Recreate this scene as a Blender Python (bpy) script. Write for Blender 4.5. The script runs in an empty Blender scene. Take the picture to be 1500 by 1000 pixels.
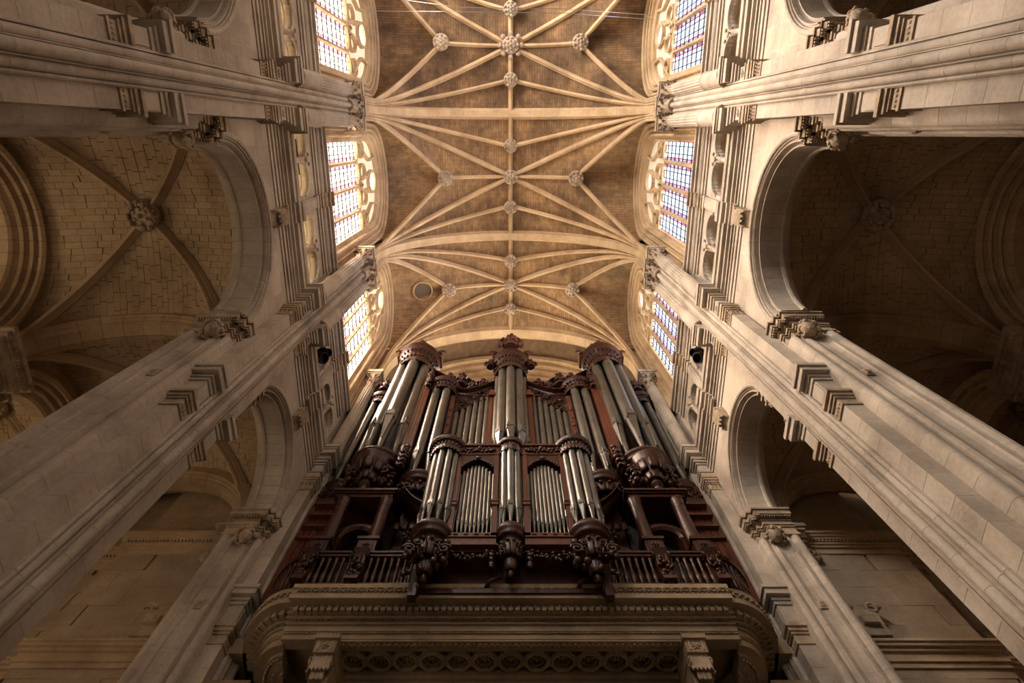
import bpy, math, random
from mathutils import Vector, Matrix
random.seed(7)
PI = math.pi
D2R = PI/180
SC = bpy.context.scene
COL = SC.collection

# ---------------------------------------------------------------- camera
cam_d = bpy.data.cameras.new('camera'); cam = bpy.data.objects.new('camera', cam_d); COL.objects.link(cam)
TILT = math.atan(303/900.0); SN, CN = math.sin(TILT), math.cos(TILT)
cam.matrix_world = Matrix(((1, 0, 0, 0), (0, -CN, -SN, 0), (0, SN, -CN, 0), (0, 0, 0, 1)))
cam_d.lens = 21.6; cam_d.sensor_width = 36; cam_d.shift_x = 2/1500.0
cam_d.clip_end = 400; cam_d.clip_start = .05
SC.camera = cam
FLOOR = -1.5
# ---------------------------------------------------------------- world and light
W = bpy.data.worlds.new('sky'); SC.world = W; W.use_nodes = True
W.node_tree.nodes['Background'].inputs[0].default_value = (.62, .72, .9, 1)
W.node_tree.nodes['Background'].inputs[1].default_value = .45
SC.view_settings.view_transform = 'Standard'; SC.view_settings.look = 'None'
SC.view_settings.gamma = 1; SC.view_settings.exposure = 0.15
SC.view_settings.use_curve_mapping = False
SC.cycles.use_denoising = True
SC.cycles.max_bounces = 7; SC.cycles.diffuse_bounces = 4; SC.cycles.glossy_bounces = 3
SC.cycles.sample_clamp_indirect = 6
EM_LEFT, EM_RIGHT = 2.0, .95            # daylight through the left and the right clerestory glass

def area(name, loc, target, sx, sy, power, col, spread=180):
    d = bpy.data.lights.new(name, 'AREA'); d.shape = 'RECTANGLE'; d.size = sx; d.size_y = sy
    d.energy = power; d.color = col; d.spread = spread*D2R
    o = bpy.data.objects.new(name, d); COL.objects.link(o); o.location = loc
    o.rotation_euler = (Vector(target)-Vector(loc)).to_track_quat('-Z', 'Y').to_euler()
    return o
area('daylight_from_crossing', (-4, -13.2, 17), (9, 5, 12), 5, 10, 60, (1, .93, .86), 70)
area('open_sky_left', (-13.5, 1.5, 31), (5, 3.5, 13), 20, 10, 38000, (1, .94, .87), 130)
area('open_sky_right', (13.5, 2.0, 21), (-4, 3.5, 29.5), 20, 7, 4200, (1, .94, .86), 100)
area('daylight_low_nave', (-1, -13.0, 5), (0, 9, 9.5), 9, 5, 26, (1, .93, .86), 80)
area('daylight_left_aisle_windows', (-16.9, 2.5, 9), (-9, 2.5, 13), 12, 6, 470, (1, .73, .43))
area('daylight_left_aisle_west', (-11.5, 3.0, 1), (-9, 9.5, 12), 4, 3, 110, (1, .8, .62))
area('daylight_right_aisle_windows', (16.9, 2.5, 8), (9, 2.5, 13), 12, 5, 1, (1, .9, .75))

# ---------------------------------------------------------------- materials
def newmat(name):
    m = bpy.data.materials.new(name); m.use_nodes = True
    nt = m.node_tree; return m, nt, nt.nodes['Principled BSDF']
def nd(nt, t, **kw):
    n = nt.nodes.new(t)
    for k, v in kw.items(): setattr(n, k, v)
    return n
def ramp(nt, stops):
    r = nd(nt, 'ShaderNodeValToRGB'); e = r.color_ramp.elements
    while len(e) < len(stops): e.new(.5)
    for q, (p, c) in zip(e, stops): q.position = p; q.color = (*c, 1)
    return r
def mix(nt, mode, fac, a, b):
    m = nd(nt, 'ShaderNodeMix', data_type='RGBA', blend_type=mode)
    for s, v in ((m.inputs[0], fac), (m.inputs[6], a), (m.inputs[7], b)):
        if isinstance(v, (int, float)): s.default_value = v
        elif isinstance(v, tuple): s.default_value = (*v, 1)
        else: nt.links.new(v, s)
    return m.outputs[2]
def stone(name, base, dark, light, rough=.85, ashlar=None, bump=.25, scale=1.1, stain=.5):
    m, nt, b = newmat(name); L = nt.links.new
    geo = nd(nt, 'ShaderNodeNewGeometry'); oi = nd(nt, 'ShaderNodeObjectInfo')
    n1 = nd(nt, 'ShaderNodeTexNoise'); n1.inputs['Scale'].default_value = scale; n1.inputs['Detail'].default_value = 7; n1.inputs['Roughness'].default_value = .62
    L(geo.outputs['Position'], n1.inputs['Vector'])
    r1 = ramp(nt, ((.28, dark), (.5, base), (.75, light))); L(n1.outputs['Fac'], r1.inputs[0])
    n2 = nd(nt, 'ShaderNodeTexNoise'); n2.inputs['Scale'].default_value = 14; n2.inputs['Detail'].default_value = 5
    L(geo.outputs['Position'], n2.inputs['Vector'])
    r2 = ramp(nt, ((.3, (.78, .78, .78)), (.6, (1.04, 1.03, 1.02)))); L(n2.outputs['Fac'], r2.inputs[0])
    c = mix(nt, 'MULTIPLY', stain, r1.outputs[0], r2.outputs[0])
    r3 = ramp(nt, ((0, (.93, .925, .92)), (.5, (1, 1, 1)), (1, (1.06, 1.05, 1.03)))); L(oi.outputs['Random'], r3.inputs[0])
    c = mix(nt, 'MULTIPLY', 1.0, c, r3.outputs[0])
    bh = n2.outputs['Fac']
    if ashlar:
        sx = nd(nt, 'ShaderNodeSeparateXYZ'); L(geo.outputs['Position'], sx.inputs[0])
        ad = nd(nt, 'ShaderNodeMath', operation='ADD'); L(sx.outputs[0], ad.inputs[0]); L(sx.outputs[1], ad.inputs[1])
        cb = nd(nt, 'ShaderNodeCombineXYZ'); L(ad.outputs[0], cb.inputs[0]); L(sx.outputs[2], cb.inputs[1])
        bt = nd(nt, 'ShaderNodeTexBrick'); L(cb.outputs[0], bt.inputs['Vector'])
        bt.inputs['Scale'].default_value = 1; bt.inputs['Brick Width'].default_value = ashlar[0]; bt.inputs['Row Height'].default_value = ashlar[1]
        bt.inputs['Mortar Size'].default_value = .008; bt.inputs['Mortar Smooth'].default_value = .3
        bt.inputs['Color1'].default_value = (.86, .86, .86, 1); bt.inputs['Color2'].default_value = (1.08, 1.06, 1.04, 1); bt.inputs['Mortar'].default_value = (1.22, 1.2, 1.17, 1)
        c = mix(nt, 'MULTIPLY', 1.0, c, bt.outputs['Color'])
    L(c, b.inputs['Base Color']); b.inputs['Roughness'].default_value = rough
    bp = nd(nt, 'ShaderNodeBump'); bp.inputs['Strength'].default_value = bump; bp.inputs['Distance'].default_value = .03
    L(bh, bp.inputs['Height']); L(bp.outputs[0], b.inputs['Normal'])
    return m
PALE = ((.46, .395, .325), (.30, .25, .205), (.59, .525, .445))
M_PIER = stone('pier_limestone', *PALE, scale=.9)
M_WALL = stone('wall_limestone', *PALE, ashlar=(1.05, .56), scale=.7)
M_CARVE = stone('carved_limestone', (.40, .31, .22), (.22, .16, .11), (.55, .45, .34), bump=.5, scale=3)
M_RIB = stone('rib_limestone', (.50, .35, .20), (.33, .22, .12), (.63, .475, .31), scale=.8)
M_AISLE = stone('aisle_limestone', (.47, .345, .22), (.29, .20, .125), (.60, .46, .31), scale=.6)
M_AWALL = stone('aisle_wall_limestone', (.42, .32, .215), (.27, .195, .13), (.56, .45, .33), ashlar=(1.5, .7), scale=.55)
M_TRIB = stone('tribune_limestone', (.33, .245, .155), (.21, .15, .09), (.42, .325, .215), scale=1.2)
M_FLOOR = stone('floor_stone', (.10, .088, .075), (.07, .06, .05), (.13, .115, .1), ashlar=(1, 1))

def web_mat():
    m, nt, b = newmat('vault_web_masonry'); L = nt.links.new
    uv = nd(nt, 'ShaderNodeUVMap'); geo = nd(nt, 'ShaderNodeNewGeometry')
    bt = nd(nt, 'ShaderNodeTexBrick'); L(uv.outputs[0], bt.inputs['Vector'])
    bt.inputs['Scale'].default_value = 1; bt.inputs['Brick Width'].default_value = .42; bt.inputs['Row Height'].default_value = .125
    bt.inputs['Mortar Size'].default_value = .011; bt.inputs['Mortar Smooth'].default_value = .5; bt.inputs['Bias'].default_value = .1
    bt.inputs['Color1'].default_value = (.325, .205, .10, 1); bt.inputs['Color2'].default_value = (.24, .148, .072, 1); bt.inputs['Mortar'].default_value = (.14, .09, .047, 1)
    n = nd(nt, 'ShaderNodeTexNoise'); n.inputs['Scale'].default_value = .42; n.inputs['Detail'].default_value = 8; n.inputs['Roughness'].default_value = .6; n.inputs['Distortion'].default_value = .4
    L(geo.outputs['Position'], n.inputs['Vector'])
    r = ramp(nt, ((.3, (.5, .47, .45)), (.48, (.95, .92, .9)), (.7, (1.35, 1.3, 1.2)))); L(n.outputs['Fac'], r.inputs[0])
    c = mix(nt, 'MULTIPLY', 1.0, bt.outputs['Color'], r.outputs[0])
    n2 = nd(nt, 'ShaderNodeTexNoise'); n2.inputs['Scale'].default_value = 3.5; n2.inputs['Detail'].default_value = 4; L(geo.outputs['Position'], n2.inputs['Vector'])
    r2 = ramp(nt, ((.35, (.72, .72, .72)), (.65, (1.15, 1.15, 1.15)))); L(n2.outputs['Fac'], r2.inputs[0])
    c = mix(nt, 'MULTIPLY', .8, c, r2.outputs[0])
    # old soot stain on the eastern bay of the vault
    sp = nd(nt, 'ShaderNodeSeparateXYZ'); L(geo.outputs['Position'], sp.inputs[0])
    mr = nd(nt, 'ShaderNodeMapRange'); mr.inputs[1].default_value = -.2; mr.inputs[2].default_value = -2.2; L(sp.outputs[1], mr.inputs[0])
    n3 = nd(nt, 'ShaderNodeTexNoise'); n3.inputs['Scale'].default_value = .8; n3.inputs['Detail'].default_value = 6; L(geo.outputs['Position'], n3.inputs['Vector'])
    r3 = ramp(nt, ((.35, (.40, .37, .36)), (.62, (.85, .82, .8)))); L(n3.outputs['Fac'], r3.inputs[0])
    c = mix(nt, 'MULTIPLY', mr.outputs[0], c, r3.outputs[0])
    L(c, b.inputs['Base Color']); b.inputs['Roughness'].default_value = .9
    bp = nd(nt, 'ShaderNodeBump'); bp.inputs['Strength'].default_value = .4; bp.inputs['Distance'].default_value = .02
    L(bt.outputs['Color'], bp.inputs['Height']); L(bp.outputs[0], b.inputs['Normal'])
    return m
M_WEB = web_mat()
def wood(name, c0, c1, rough=.38):
    m, nt, b = newmat(name); L = nt.links.new
    geo = nd(nt, 'ShaderNodeNewGeometry'); mp = nd(nt, 'ShaderNodeMapping'); mp.inputs['Scale'].default_value = (9, 9, .7)
    L(geo.outputs['Position'], mp.inputs[0]); n = nd(nt, 'ShaderNodeTexNoise'); n.inputs['Scale'].default_value = 2; n.inputs['Detail'].default_value = 6
    L(mp.outputs[0], n.inputs['Vector']); r = ramp(nt, ((.3, c0), (.7, c1))); L(n.outputs['Fac'], r.inputs[0])
    L(r.outputs[0], b.inputs['Base Color']); b.inputs['Roughness'].default_value = rough; b.inputs['Specular IOR Level'].default_value = .35
    bp = nd(nt, 'ShaderNodeBump'); bp.inputs['Strength'].default_value = .15; bp.inputs['Distance'].default_value = .01
    L(n.outputs['Fac'], bp.inputs['Height']); L(bp.outputs[0], b.inputs['Normal'])
    return m
M_WOOD = wood('dark_oak', (.020, .006, .0035), (.062, .018, .009), .38)
M_WOODR = wood('red_oak_panel', (.06, .016, .008), (.13, .040, .019), .4)
def simple(name, col, rough=.5, metal=0.0, em=None, es=0):
    m, nt, b = newmat(name); b.inputs['Base Color'].default_value = (*col, 1); b.inputs['Roughness'].default_value = rough; b.inputs['Metallic'].default_value = metal
    if em: b.inputs['Emission Color'].default_value = (*em, 1); b.inputs['Emission Strength'].default_value = es
    return m
def tin():
    m, nt, b = newmat('pipe_tin'); L = nt.links.new
    geo = nd(nt, 'ShaderNodeNewGeometry'); n = nd(nt, 'ShaderNodeTexNoise'); n.inputs['Scale'].default_value = 2.2; n.inputs['Detail'].default_value = 5
    L(geo.outputs['Position'], n.inputs['Vector']); r = ramp(nt, ((.3, (.12, .113, .10)), (.7, (.185, .175, .155)))); L(n.outputs['Fac'], r.inputs[0])
    L(r.outputs[0], b.inputs['Base Color']); b.inputs['Metallic'].default_value = .7; b.inputs['Roughness'].default_value = .34
    return m
M_TIN = tin()
M_DARK = simple('painted_gap_shade', (.006, .005, .005), .8)  # near-black colour puts the shade of pipe mouths and organ openings into paint
M_IRON = simple('black_iron', (.01, .01, .011), .5, .4)
M_STEEL = simple('steel_cable', (.35, .35, .36), .35, 1)
def glass(name, strength, tint, border, pale, lead_c):
    m, nt, b = newmat(name); L = nt.links.new
    uv = nd(nt, 'ShaderNodeUVMap'); s = nd(nt, 'ShaderNodeSeparateXYZ'); L(uv.outputs[0], s.inputs[0])
    # u 0..1 across the light, v in metres up
    def math_(op, a, bb=None):
        n = nd(nt, 'ShaderNodeMath', operation=op)
        for i, v in enumerate((a, bb)):
            if v is None: continue
            if isinstance(v, (int, float)): n.inputs[i].default_value = v
            else: L(v, n.inputs[i])
        return n.outputs[0]
    du = math_('ABSOLUTE', math_('SUBTRACT', s.outputs[0], .5))
    edge = math_('GREATER_THAN', du, .40)
    redl = math_('MULTIPLY', math_('GREATER_THAN', du, .345), math_('LESS_THAN', du, .395))
    vv = math_('FRACT', math_('MULTIPLY', s.outputs[1], 1/.57))
    lead = math_('LESS_THAN', vv, .06)
    mid = math_('LESS_THAN', du, .006)
    dark = math_('MAXIMUM', lead, mid)
    vc = nd(nt, 'ShaderNodeTexVoronoi'); vc.inputs['Scale'].default_value = 9
    cb = nd(nt, 'ShaderNodeCombineXYZ'); L(s.outputs[0], cb.inputs[0]); L(math_('MULTIPLY', s.outputs[1], 1.2), cb.inputs[1]); L(cb.outputs[0], vc.inputs['Vector'])
    rr = ramp(nt, ((.0, border), (.5, pale), (1, tint)))
    L(vc.outputs['Color'], rr.inputs[0])
    c = mix(nt, 'MIX', edge, tint, rr.outputs[0])
    c = mix(nt, 'MIX', redl, c, border)
    c = mix(nt, 'MIX', dark, c, lead_c)
    tr_ = nd(nt, 'ShaderNodeBsdfTransparent'); em = nd(nt, 'ShaderNodeEmission'); ad = nd(nt, 'ShaderNodeAddShader')
    L(c, tr_.inputs[0]); L(c, em.inputs[0]); em.inputs[1].default_value = strength; L(tr_.outputs[0], ad.inputs[0]); L(em.outputs[0], ad.inputs[1])
    L(ad.outputs[0], nt.nodes['Material Output'].inputs[0]); nt.nodes.remove(b)
    return m
M_GL = glass('sunlit_glass_left', EM_LEFT, (1, .92, .82), (.40, .12, .15), (.42, .32, .38), (.10, .10, .13))
M_GR = glass('daylit_glass_right', EM_RIGHT, (.84, .89, 1.0), (.42, .06, .10), (.38, .36, .50), (.02, .02, .05))
M_GBL = simple('sunlit_glass_far_bays', (.5, .5, .5), .4, 0, (1, .92, .84), 42)
M_GBR = simple('daylit_glass_far_bays', (.5, .5, .5), .4, 0, (.66, .80, 1), 1.0)
M_GLT = simple('tracery_glass_left', (.5, .45, .35), .4, 0, (1, .80, .52), .62)
M_GRT = simple('tracery_glass_right', (.5, .45, .35), .4, 0, (.95, .80, .6), .42)
M_OCL = simple('oculus_glass_left', (.5, .5, .5), .4, 0, (1, .98, .96), 5.0)
M_OCR = simple('oculus_glass_right', (.5, .5, .5), .4, 0, (.95, .95, 1), 2.0)
M_LAMP = simple('warm_lamp_glow', (1, .9, .7), .4, 0, (1, .72, .38), 9.0)

# ---------------------------------------------------------------- mesh builder
class MB:
    def __init__(s, o=(0, 0, 0)):
        s.v = []; s.f = []; s.m = []; s.uv = {}; s.o = Vector(o); s.X = None; s.mi = 0; s.smooth = set()
    def pt(s, p):
        p = Vector(p)
        if s.X is not None: p = s.X @ p
        s.v.append(tuple(p-s.o)); return len(s.v)-1
    def face(s, idx, uv=None, sm=False):
        if uv: s.uv[len(s.f)] = uv
        if sm: s.smooth.add(len(s.f))
        s.f.append(tuple(idx)); s.m.append(s.mi)
    def box(s, x0, x1, y0, y1, z0, z1):
        a = [s.pt((x, y, z)) for z in (z0, z1) for y in (y0, y1) for x in (x0, x1)]
        for q in ((0, 2, 3, 1), (4, 5, 7, 6), (0, 1, 5, 4), (2, 6, 7, 3), (0, 4, 6, 2), (1, 3, 7, 5)): s.face([a[i] for i in q])
    def prism(s, poly, z0, z1, poly2=None, caps=True, sm=False):
        poly2 = poly2 or poly; n = len(poly)
        a = [s.pt((x, y, z0)) for x, y in poly]; b = [s.pt((x, y, z1)) for x, y in poly2]
        for i in range(n): j = (i+1) % n; s.face((a[i], a[j], b[j], b[i]), sm=sm)
        if caps: s.face(a[::-1]); s.face(b)
    def grid(s, P, UV=None, closed_u=False, sm=True):
        n, m = len(P), len(P[0]); I = [[s.pt(p) for p in row] for row in P]
        for i in range(n-1):
            for j in range(m if closed_u else m-1):
                k = (j+1) % m
                uv = None
                if UV: uv = (UV[i][j], UV[i][k], UV[i+1][k], UV[i+1][j])
                s.face((I[i][j], I[i][k], I[i+1][k], I[i+1][j]), uv, sm)
        return I
    def sweep(s, path, prof, side=None, closed=True, cap=True, sm=False, up=None):
        # prof: (a along side, b along normal); path list of points; side fixed or computed from horizontal perpendicular
        n = len(path); path = [Vector(p) for p in path]; rings = []
        for i, p in enumerate(path):
            t = (path[min(i+1, n-1)]-path[max(i-1, 0)]).normalized()
            if side is not None: sd = Vector(side).normalized()
            elif up is not None: sd = t.cross(Vector(up)).normalized()
            else:
                h = Vector((path[-1].x-path[0].x, path[-1].y-path[0].y, 0)).normalized(); sd = Vector((-h.y, h.x, 0))
            nn = sd.cross(t).normalized()
            rings.append([p+sd*a+nn*b for a, b in prof])
        I = s.grid(rings, closed_u=closed, sm=sm)
        if cap and closed: s.face(I[0][::-1]); s.face(I[-1])
    def lathe(s, prof, n=16, c=(0, 0), a0=0, a1=2*PI, sm=True, cap=True):
        if sm:      # support rings keep long straight runs smooth
            q = [prof[0]]
            for (r0, z0), (r1, z1) in zip(prof[:-1], prof[1:]):
                L = math.hypot(r1-r0, z1-z0)
                if L > .12: e = min(.02, L*.1)/L; q += [(r0+(r1-r0)*e, z0+(z1-z0)*e), (r1+(r0-r1)*e, z1+(z0-z1)*e)]
                q.append((r1, z1))
            prof = q
        full = abs(a1-a0-2*PI) < 1e-6; k = n if full else n+1
        R = [[(c[0]+r*math.cos(a0+(a1-a0)*j/n), c[1]+r*math.sin(a0+(a1-a0)*j/n), z) for j in range(k)] for r, z in prof]
        I = s.grid(R, closed_u=full, sm=sm)
        if cap: s.face(I[0][::-1]); s.face(I[-1])
    def ball(s, c, r, nu=7, nv=5, rot=None):
        if isinstance(r, (int, float)): r = (r, r, r)
        c = Vector(c); R = []
        for i in range(1, nv):
            th = PI*i/nv; row = []
            for j in range(nu):
                ph = 2*PI*j/nu; d = Vector((r[0]*math.sin(th)*math.cos(ph), r[1]*math.sin(th)*math.sin(ph), -r[2]*math.cos(th)))
                if rot is not None: d = rot @ d
                row.append(c+d)
            R.append(row)
        I = s.grid(R, closed_u=True)
        d0 = Vector((0, 0, -r[2])); d1 = Vector((0, 0, r[2]))
        if rot is not None: d0 = rot @ d0; d1 = rot @ d1
        a = s.pt(c+d0); b = s.pt(c+d1)
        for j in range(nu): s.face((a, I[0][(j+1) % nu], I[0][j]), sm=True); s.face((b, I[-1][j], I[-1][(j+1) % nu]), sm=True)
    def tube(s, path, r, n=6, taper=None):
        path = [Vector(p) for p in path]; N = len(path); R = []; ref = Vector((.13, .31, .94))
        for i, p in enumerate(path):
            t = (path[min(i+1, N-1)]-path[max(i-1, 0)]).normalized(); a = t.cross(ref).normalized(); b = t.cross(a)
            rr = r*(1 if taper is None else 1+(taper-1)*i/(N-1))
            R.append([p+a*rr*math.cos(2*PI*j/n)+b*rr*math.sin(2*PI*j/n) for j in range(n)])
        I = s.grid(R, closed_u=True); s.face(I[0][::-1]); s.face(I[-1])
    def build(s, name, mats, parent=None, loc=None, kind=None, label=None):
        me = s.mesh(name, mats); return link(name, me, parent, loc, kind, label)
    def mesh(s, name, mats):
        me = bpy.data.meshes.new(name); me.from_pydata(s.v, [], s.f)
        for m in (mats if isinstance(mats, (list, tuple)) else [mats]): me.materials.append(m)
        if s.smooth:
            me.polygons.foreach_set('use_smooth', [i in s.smooth for i in range(len(s.f))])
        if any(s.m): me.polygons.foreach_set('material_index', s.m)
        if s.uv:
            l = me.uv_layers.new(name='UVMap'); data = l.data
            for i, uv in s.uv.items():
                st = me.polygons[i].loop_start
                for k, q in enumerate(uv): data[st+k].uv = q
        me.validate(); me.update()
        return me
def link(name, me, parent=None, loc=None, kind=None, label=None, rotz=0, scale=None):
    o = bpy.data.objects.new(name, me); COL.objects.link(o)
    if parent is not None: o.parent = parent
    if loc is not None: o.location = loc
    if rotz: o.rotation_euler[2] = rotz
    if scale: o.scale = scale
    if kind: o['kind'] = kind
    if label: o['label'] = label
    return o
def thing(name, label, cat, loc=(0, 0, 0), rotz=0, group=None, kind=None):
    o = bpy.data.objects.new(name, None); COL.objects.link(o); o.empty_display_size = .2
    o.location = loc; o.rotation_euler = (0, 0, rotz)
    if label: o['label'] = label
    if cat: o['category'] = cat
    if group: o['group'] = group
    if kind: o['kind'] = kind
    return o
def copy_tree(o, parent=None):
    c = o.copy(); COL.objects.link(c)
    if parent is not None: c.parent = parent
    for ch in CH.get(o.name, ()): copy_tree(ch, c)
    return c
CH = {}
def index_children():
    CH.clear()
    for o in bpy.data.objects:
        if o.parent: CH.setdefault(o.parent.name, []).append(o)
def dup(root, loc, rotz, label, group=None, name=None):
    c = copy_tree(root); c.location = loc; c.rotation_euler = (0, 0, rotz); c['label'] = label
    if group: c['group'] = group
    return c
def remat(root, table):            # other materials for a copied thing
    for ch in [o for o in bpy.data.objects if o.parent == root]:
        if ch.type == 'MESH' and any(m in table for m in ch.data.materials):
            key = (ch.data.name, tuple(sorted((a.name, b.name) for a, b in table.items())))
            if key not in RM:
                d = ch.data.copy()
                for i, m in enumerate(d.materials):
                    if m in table: d.materials[i] = table[m]
                RM[key] = d
            ch.data = RM[key]
RM = {}
def arc(cx, cy, r, a0, a1, n=6):    # angle 0 faces the nave (-x), positive toward +y
    return [(cx-r*math.cos(D2R*(a0+(a1-a0)*i/n)), cy+r*math.sin(D2R*(a0+(a1-a0)*i/n))) for i in range(n+1)]
def leaf(mb, c, out, up, w, h, curl=.5):   # a curling acanthus leaf
    c = Vector(c); out = Vector(out).normalized(); up = Vector(up).normalized(); sd = up.cross(out).normalized(); P = []
    for i in range(6):
        t = i/5; hh = h*math.sin(t*1.9)/math.sin(1.57) if t < .83 else h*(1-.18*(t-.83)/.17); oo = curl*h*(t**2.2)
        ww = w*.5*(math.sin(PI*(.22+.72*t))**.8); th = .12*w
        P.append([c+up*hh+out*(oo-.25*ww)-sd*ww, c+up*hh+out*(oo+th)-sd*ww*.45, c+up*hh+out*(oo-.02*w), c+up*hh+out*(oo+th)+sd*ww*.45, c+up*hh+out*(oo-.25*ww)+sd*ww,
                  c+up*hh+out*(oo-.4*ww-.02)])
    I = mb.grid(P, closed_u=True); mb.face(I[0][::-1]); mb.face(I[-1])
def rosette(mb, c, nrm, r, n=8):
    c = Vector(c); nrm = Vector(nrm).normalized(); q = nrm.to_track_quat('Z', 'Y').to_matrix()
    mb.ball(c+nrm*r*.18, (r*.24, r*.24, r*.22), rot=q)
    for k in range(n):
        a = 2*PI*k/n; d = q @ Vector((math.cos(a), math.sin(a), 0))
        rt = q @ Matrix.Rotation(a, 3, 'Z')
        mb.ball(c+d*r*.55+nrm*r*.1, (r*.36, r*.2, r*.16), 6, 4, rt)
def scroll(mb, c, ax, up, r, turns=1.4, t=.03, n=14):     # volute in the plane ax/up
    c = Vector(c); ax = Vector(ax).normalized(); up = Vector(up).normalized()
    mb.tube([c+(ax*math.cos(a)+up*math.sin(a))*(r*(1-.72*i/n)) for i in range(n+1) for a in [2*PI*turns*i/n]], t, 5, .7)
def lumps(mb, n, fn, r0, r1):
    for i in range(n):
        p = fn(i); q = random.uniform(r0, r1); mb.ball(p, (q*random.uniform(.7, 1.3), q*random.uniform(.7, 1.3), q), 6, 4)
def head(mb, c, face, r, hair=True):      # a carved mask: face looks along `face`
    c = Vector(c); q = Vector(face).normalized().to_track_quat('X', 'Z').to_matrix(); nu, nv = 26, 18; R = []
    for i in range(nv+1):
        th = PI*i/nv; row = []
        for j in range(nu):
            ph = 2*PI*j/nu; d = Vector((math.sin(th)*math.cos(ph), math.sin(th)*math.sin(ph), -math.cos(th))); y, z = d.y, d.z
            k = 1.0+(.0 if z > -.2 else -.16*(-z-.2))
            if d.x > 0:
                k += .30*math.exp(-((y/.13)**2+((z+.08)/.2)**2))        # nose
                k += .08*math.exp(-((abs(y)-.3)/.2)**2-((z-.24)/.09)**2)  # brows
                k -= .24*math.exp(-(((abs(y)-.3)/.13)**2+((z-.08)/.1)**2))  # eye sockets
                k += .05*math.exp(-(((abs(y)-.3)/.07)**2+((z-.08)/.05)**2))
                k += .07*math.exp(-(((abs(y)-.38)/.16)**2+((z+.22)/.15)**2))  # cheeks
                k -= .18*math.exp(-((y/.22)**2+((z+.45)/.045)**2))      # mouth
                k += .06*math.exp(-((y/.2)**2+((z+.54)/.05)**2)) + .09*math.exp(-((y/.18)**2+((z+.8)/.14)**2))
            row.append(c+q @ Vector((d.x*r*k*.95, d.y*r*k*.82, d.z*r*k*1.12)))
        R.append(row)
    mb.grid(R, closed_u=True)
    if hair:
        for k in range(40):
            a = 2*PI*k/40; lo = random.uniform(-.25, .2); f = 1.0+.08*math.sin(5*a)
            mb.ball(c+q @ Vector((lo*r, math.cos(a)*r*f*.95, math.sin(a)*r*f*1.15)), r*random.uniform(.17, .3), 6, 4)
        for k in range(14): mb.ball(c+q @ Vector((r*random.uniform(.3, .6), r*random.uniform(-.5, .5), r*random.uniform(.75, 1.0))), r*random.uniform(.14, .22), 6, 4)
        for y in (-.3, .3): mb.ball(c+q @ Vector((r*.82, r*y*.85, r*.1)), r*.07, 6, 4)
def moulding(prof_xz, y0, y1, mb):        # straight moulding running along y
    mb.sweep([(0, y0, 0), (0, y1, 0)], [(x, z) for x, z in prof_xz], side=(1, 0, 0))
def xzrun(mb, prof, y0, y1):
    a = [mb.pt((x, y0, z)) for x, z in prof]; b = [mb.pt((x, y1, z)) for x, z in prof]; n = len(prof)
    for i in range(n): j = (i+1) % n; mb.face((a[i], a[j], b[j], b[i]))
    mb.face(a[::-1]); mb.face(b)

# ---------------------------------------------------------------- the levels (metres above the camera)
PY = {1: -.95, 2: 4.95, 3: 10.1}
ZC, RV = 26.0, 5.66          # nave vault: centre height and radius of the soffit
RW = RV+.17                  # web intrados radius
BAYS = {'A': (-3.95, 3.0), 'B': (2.0, 2.95), 'C': (7.52, 2.58)}
ZS = 13.4                    # arcade springing

# ---------------------------------------------------------------- piers
O6 = (6, 0, FLOOR)
def clusterpoly(g=0.0):
    h = [(6.0, -.30), (5.60+g, -.30+g), (5.575+g, -.28+g), (5.575+g, -.255), (5.63+g, -.25), (5.63+g, -.235)]+arc(5.60, -.172, .066-g*.6, -85, 62, 6)
    h += [(5.575+g, -.108), (5.515+g, -.106), (5.515+g, -.092), (5.545+g, -.088), (5.545+g, -.078)]+arc(5.505, 0, .078-g*.6, -80, 0, 5)
    return h+[(x, -y) for x, y in h[-2::-1]]
def halfpoly(g=0.0):
    p = [(5.99, -.3), (5.99+g, -.62), (6.0+g, -.68)]+arc(6.11, -.745, .105-g, -5, -120, 6)[1:]+[(6.21, -.80+g), (6.225, -.80+g), (6.24, -.88+g), (6.29, -.895+g)]
    p += [(6.40, -.865+g), (6.52, -.875+g), (6.60, -.905+g), (6.61, -.945+g), (6.66, -.95+g), (6.68, -.91+g), (6.72, -.915+g)]
    p += [(6.85-.125*math.cos(a)*(1), -.865-(.12-g)*math.sin(a)) for a in [PI*k/7 for k in range(1, 7)]]
    p += [(6.98-g, -.84), (7.02-g, -.74), (7.04-g, -.3)]
    return p
def stonecourse(poly, h):
    mb = MB(); mb.prism(poly, .003, h-.003); return mb
def stack(mb, x0, x1, y0, y1, steps, ymin_flush=False):   # steps: (projection, z0, z1); nave face x0, outer y side y0 (negative)
    for p, z0, z1 in steps: mb.box(x0-p, x1, y0-p, y1, z0, z1)
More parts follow.
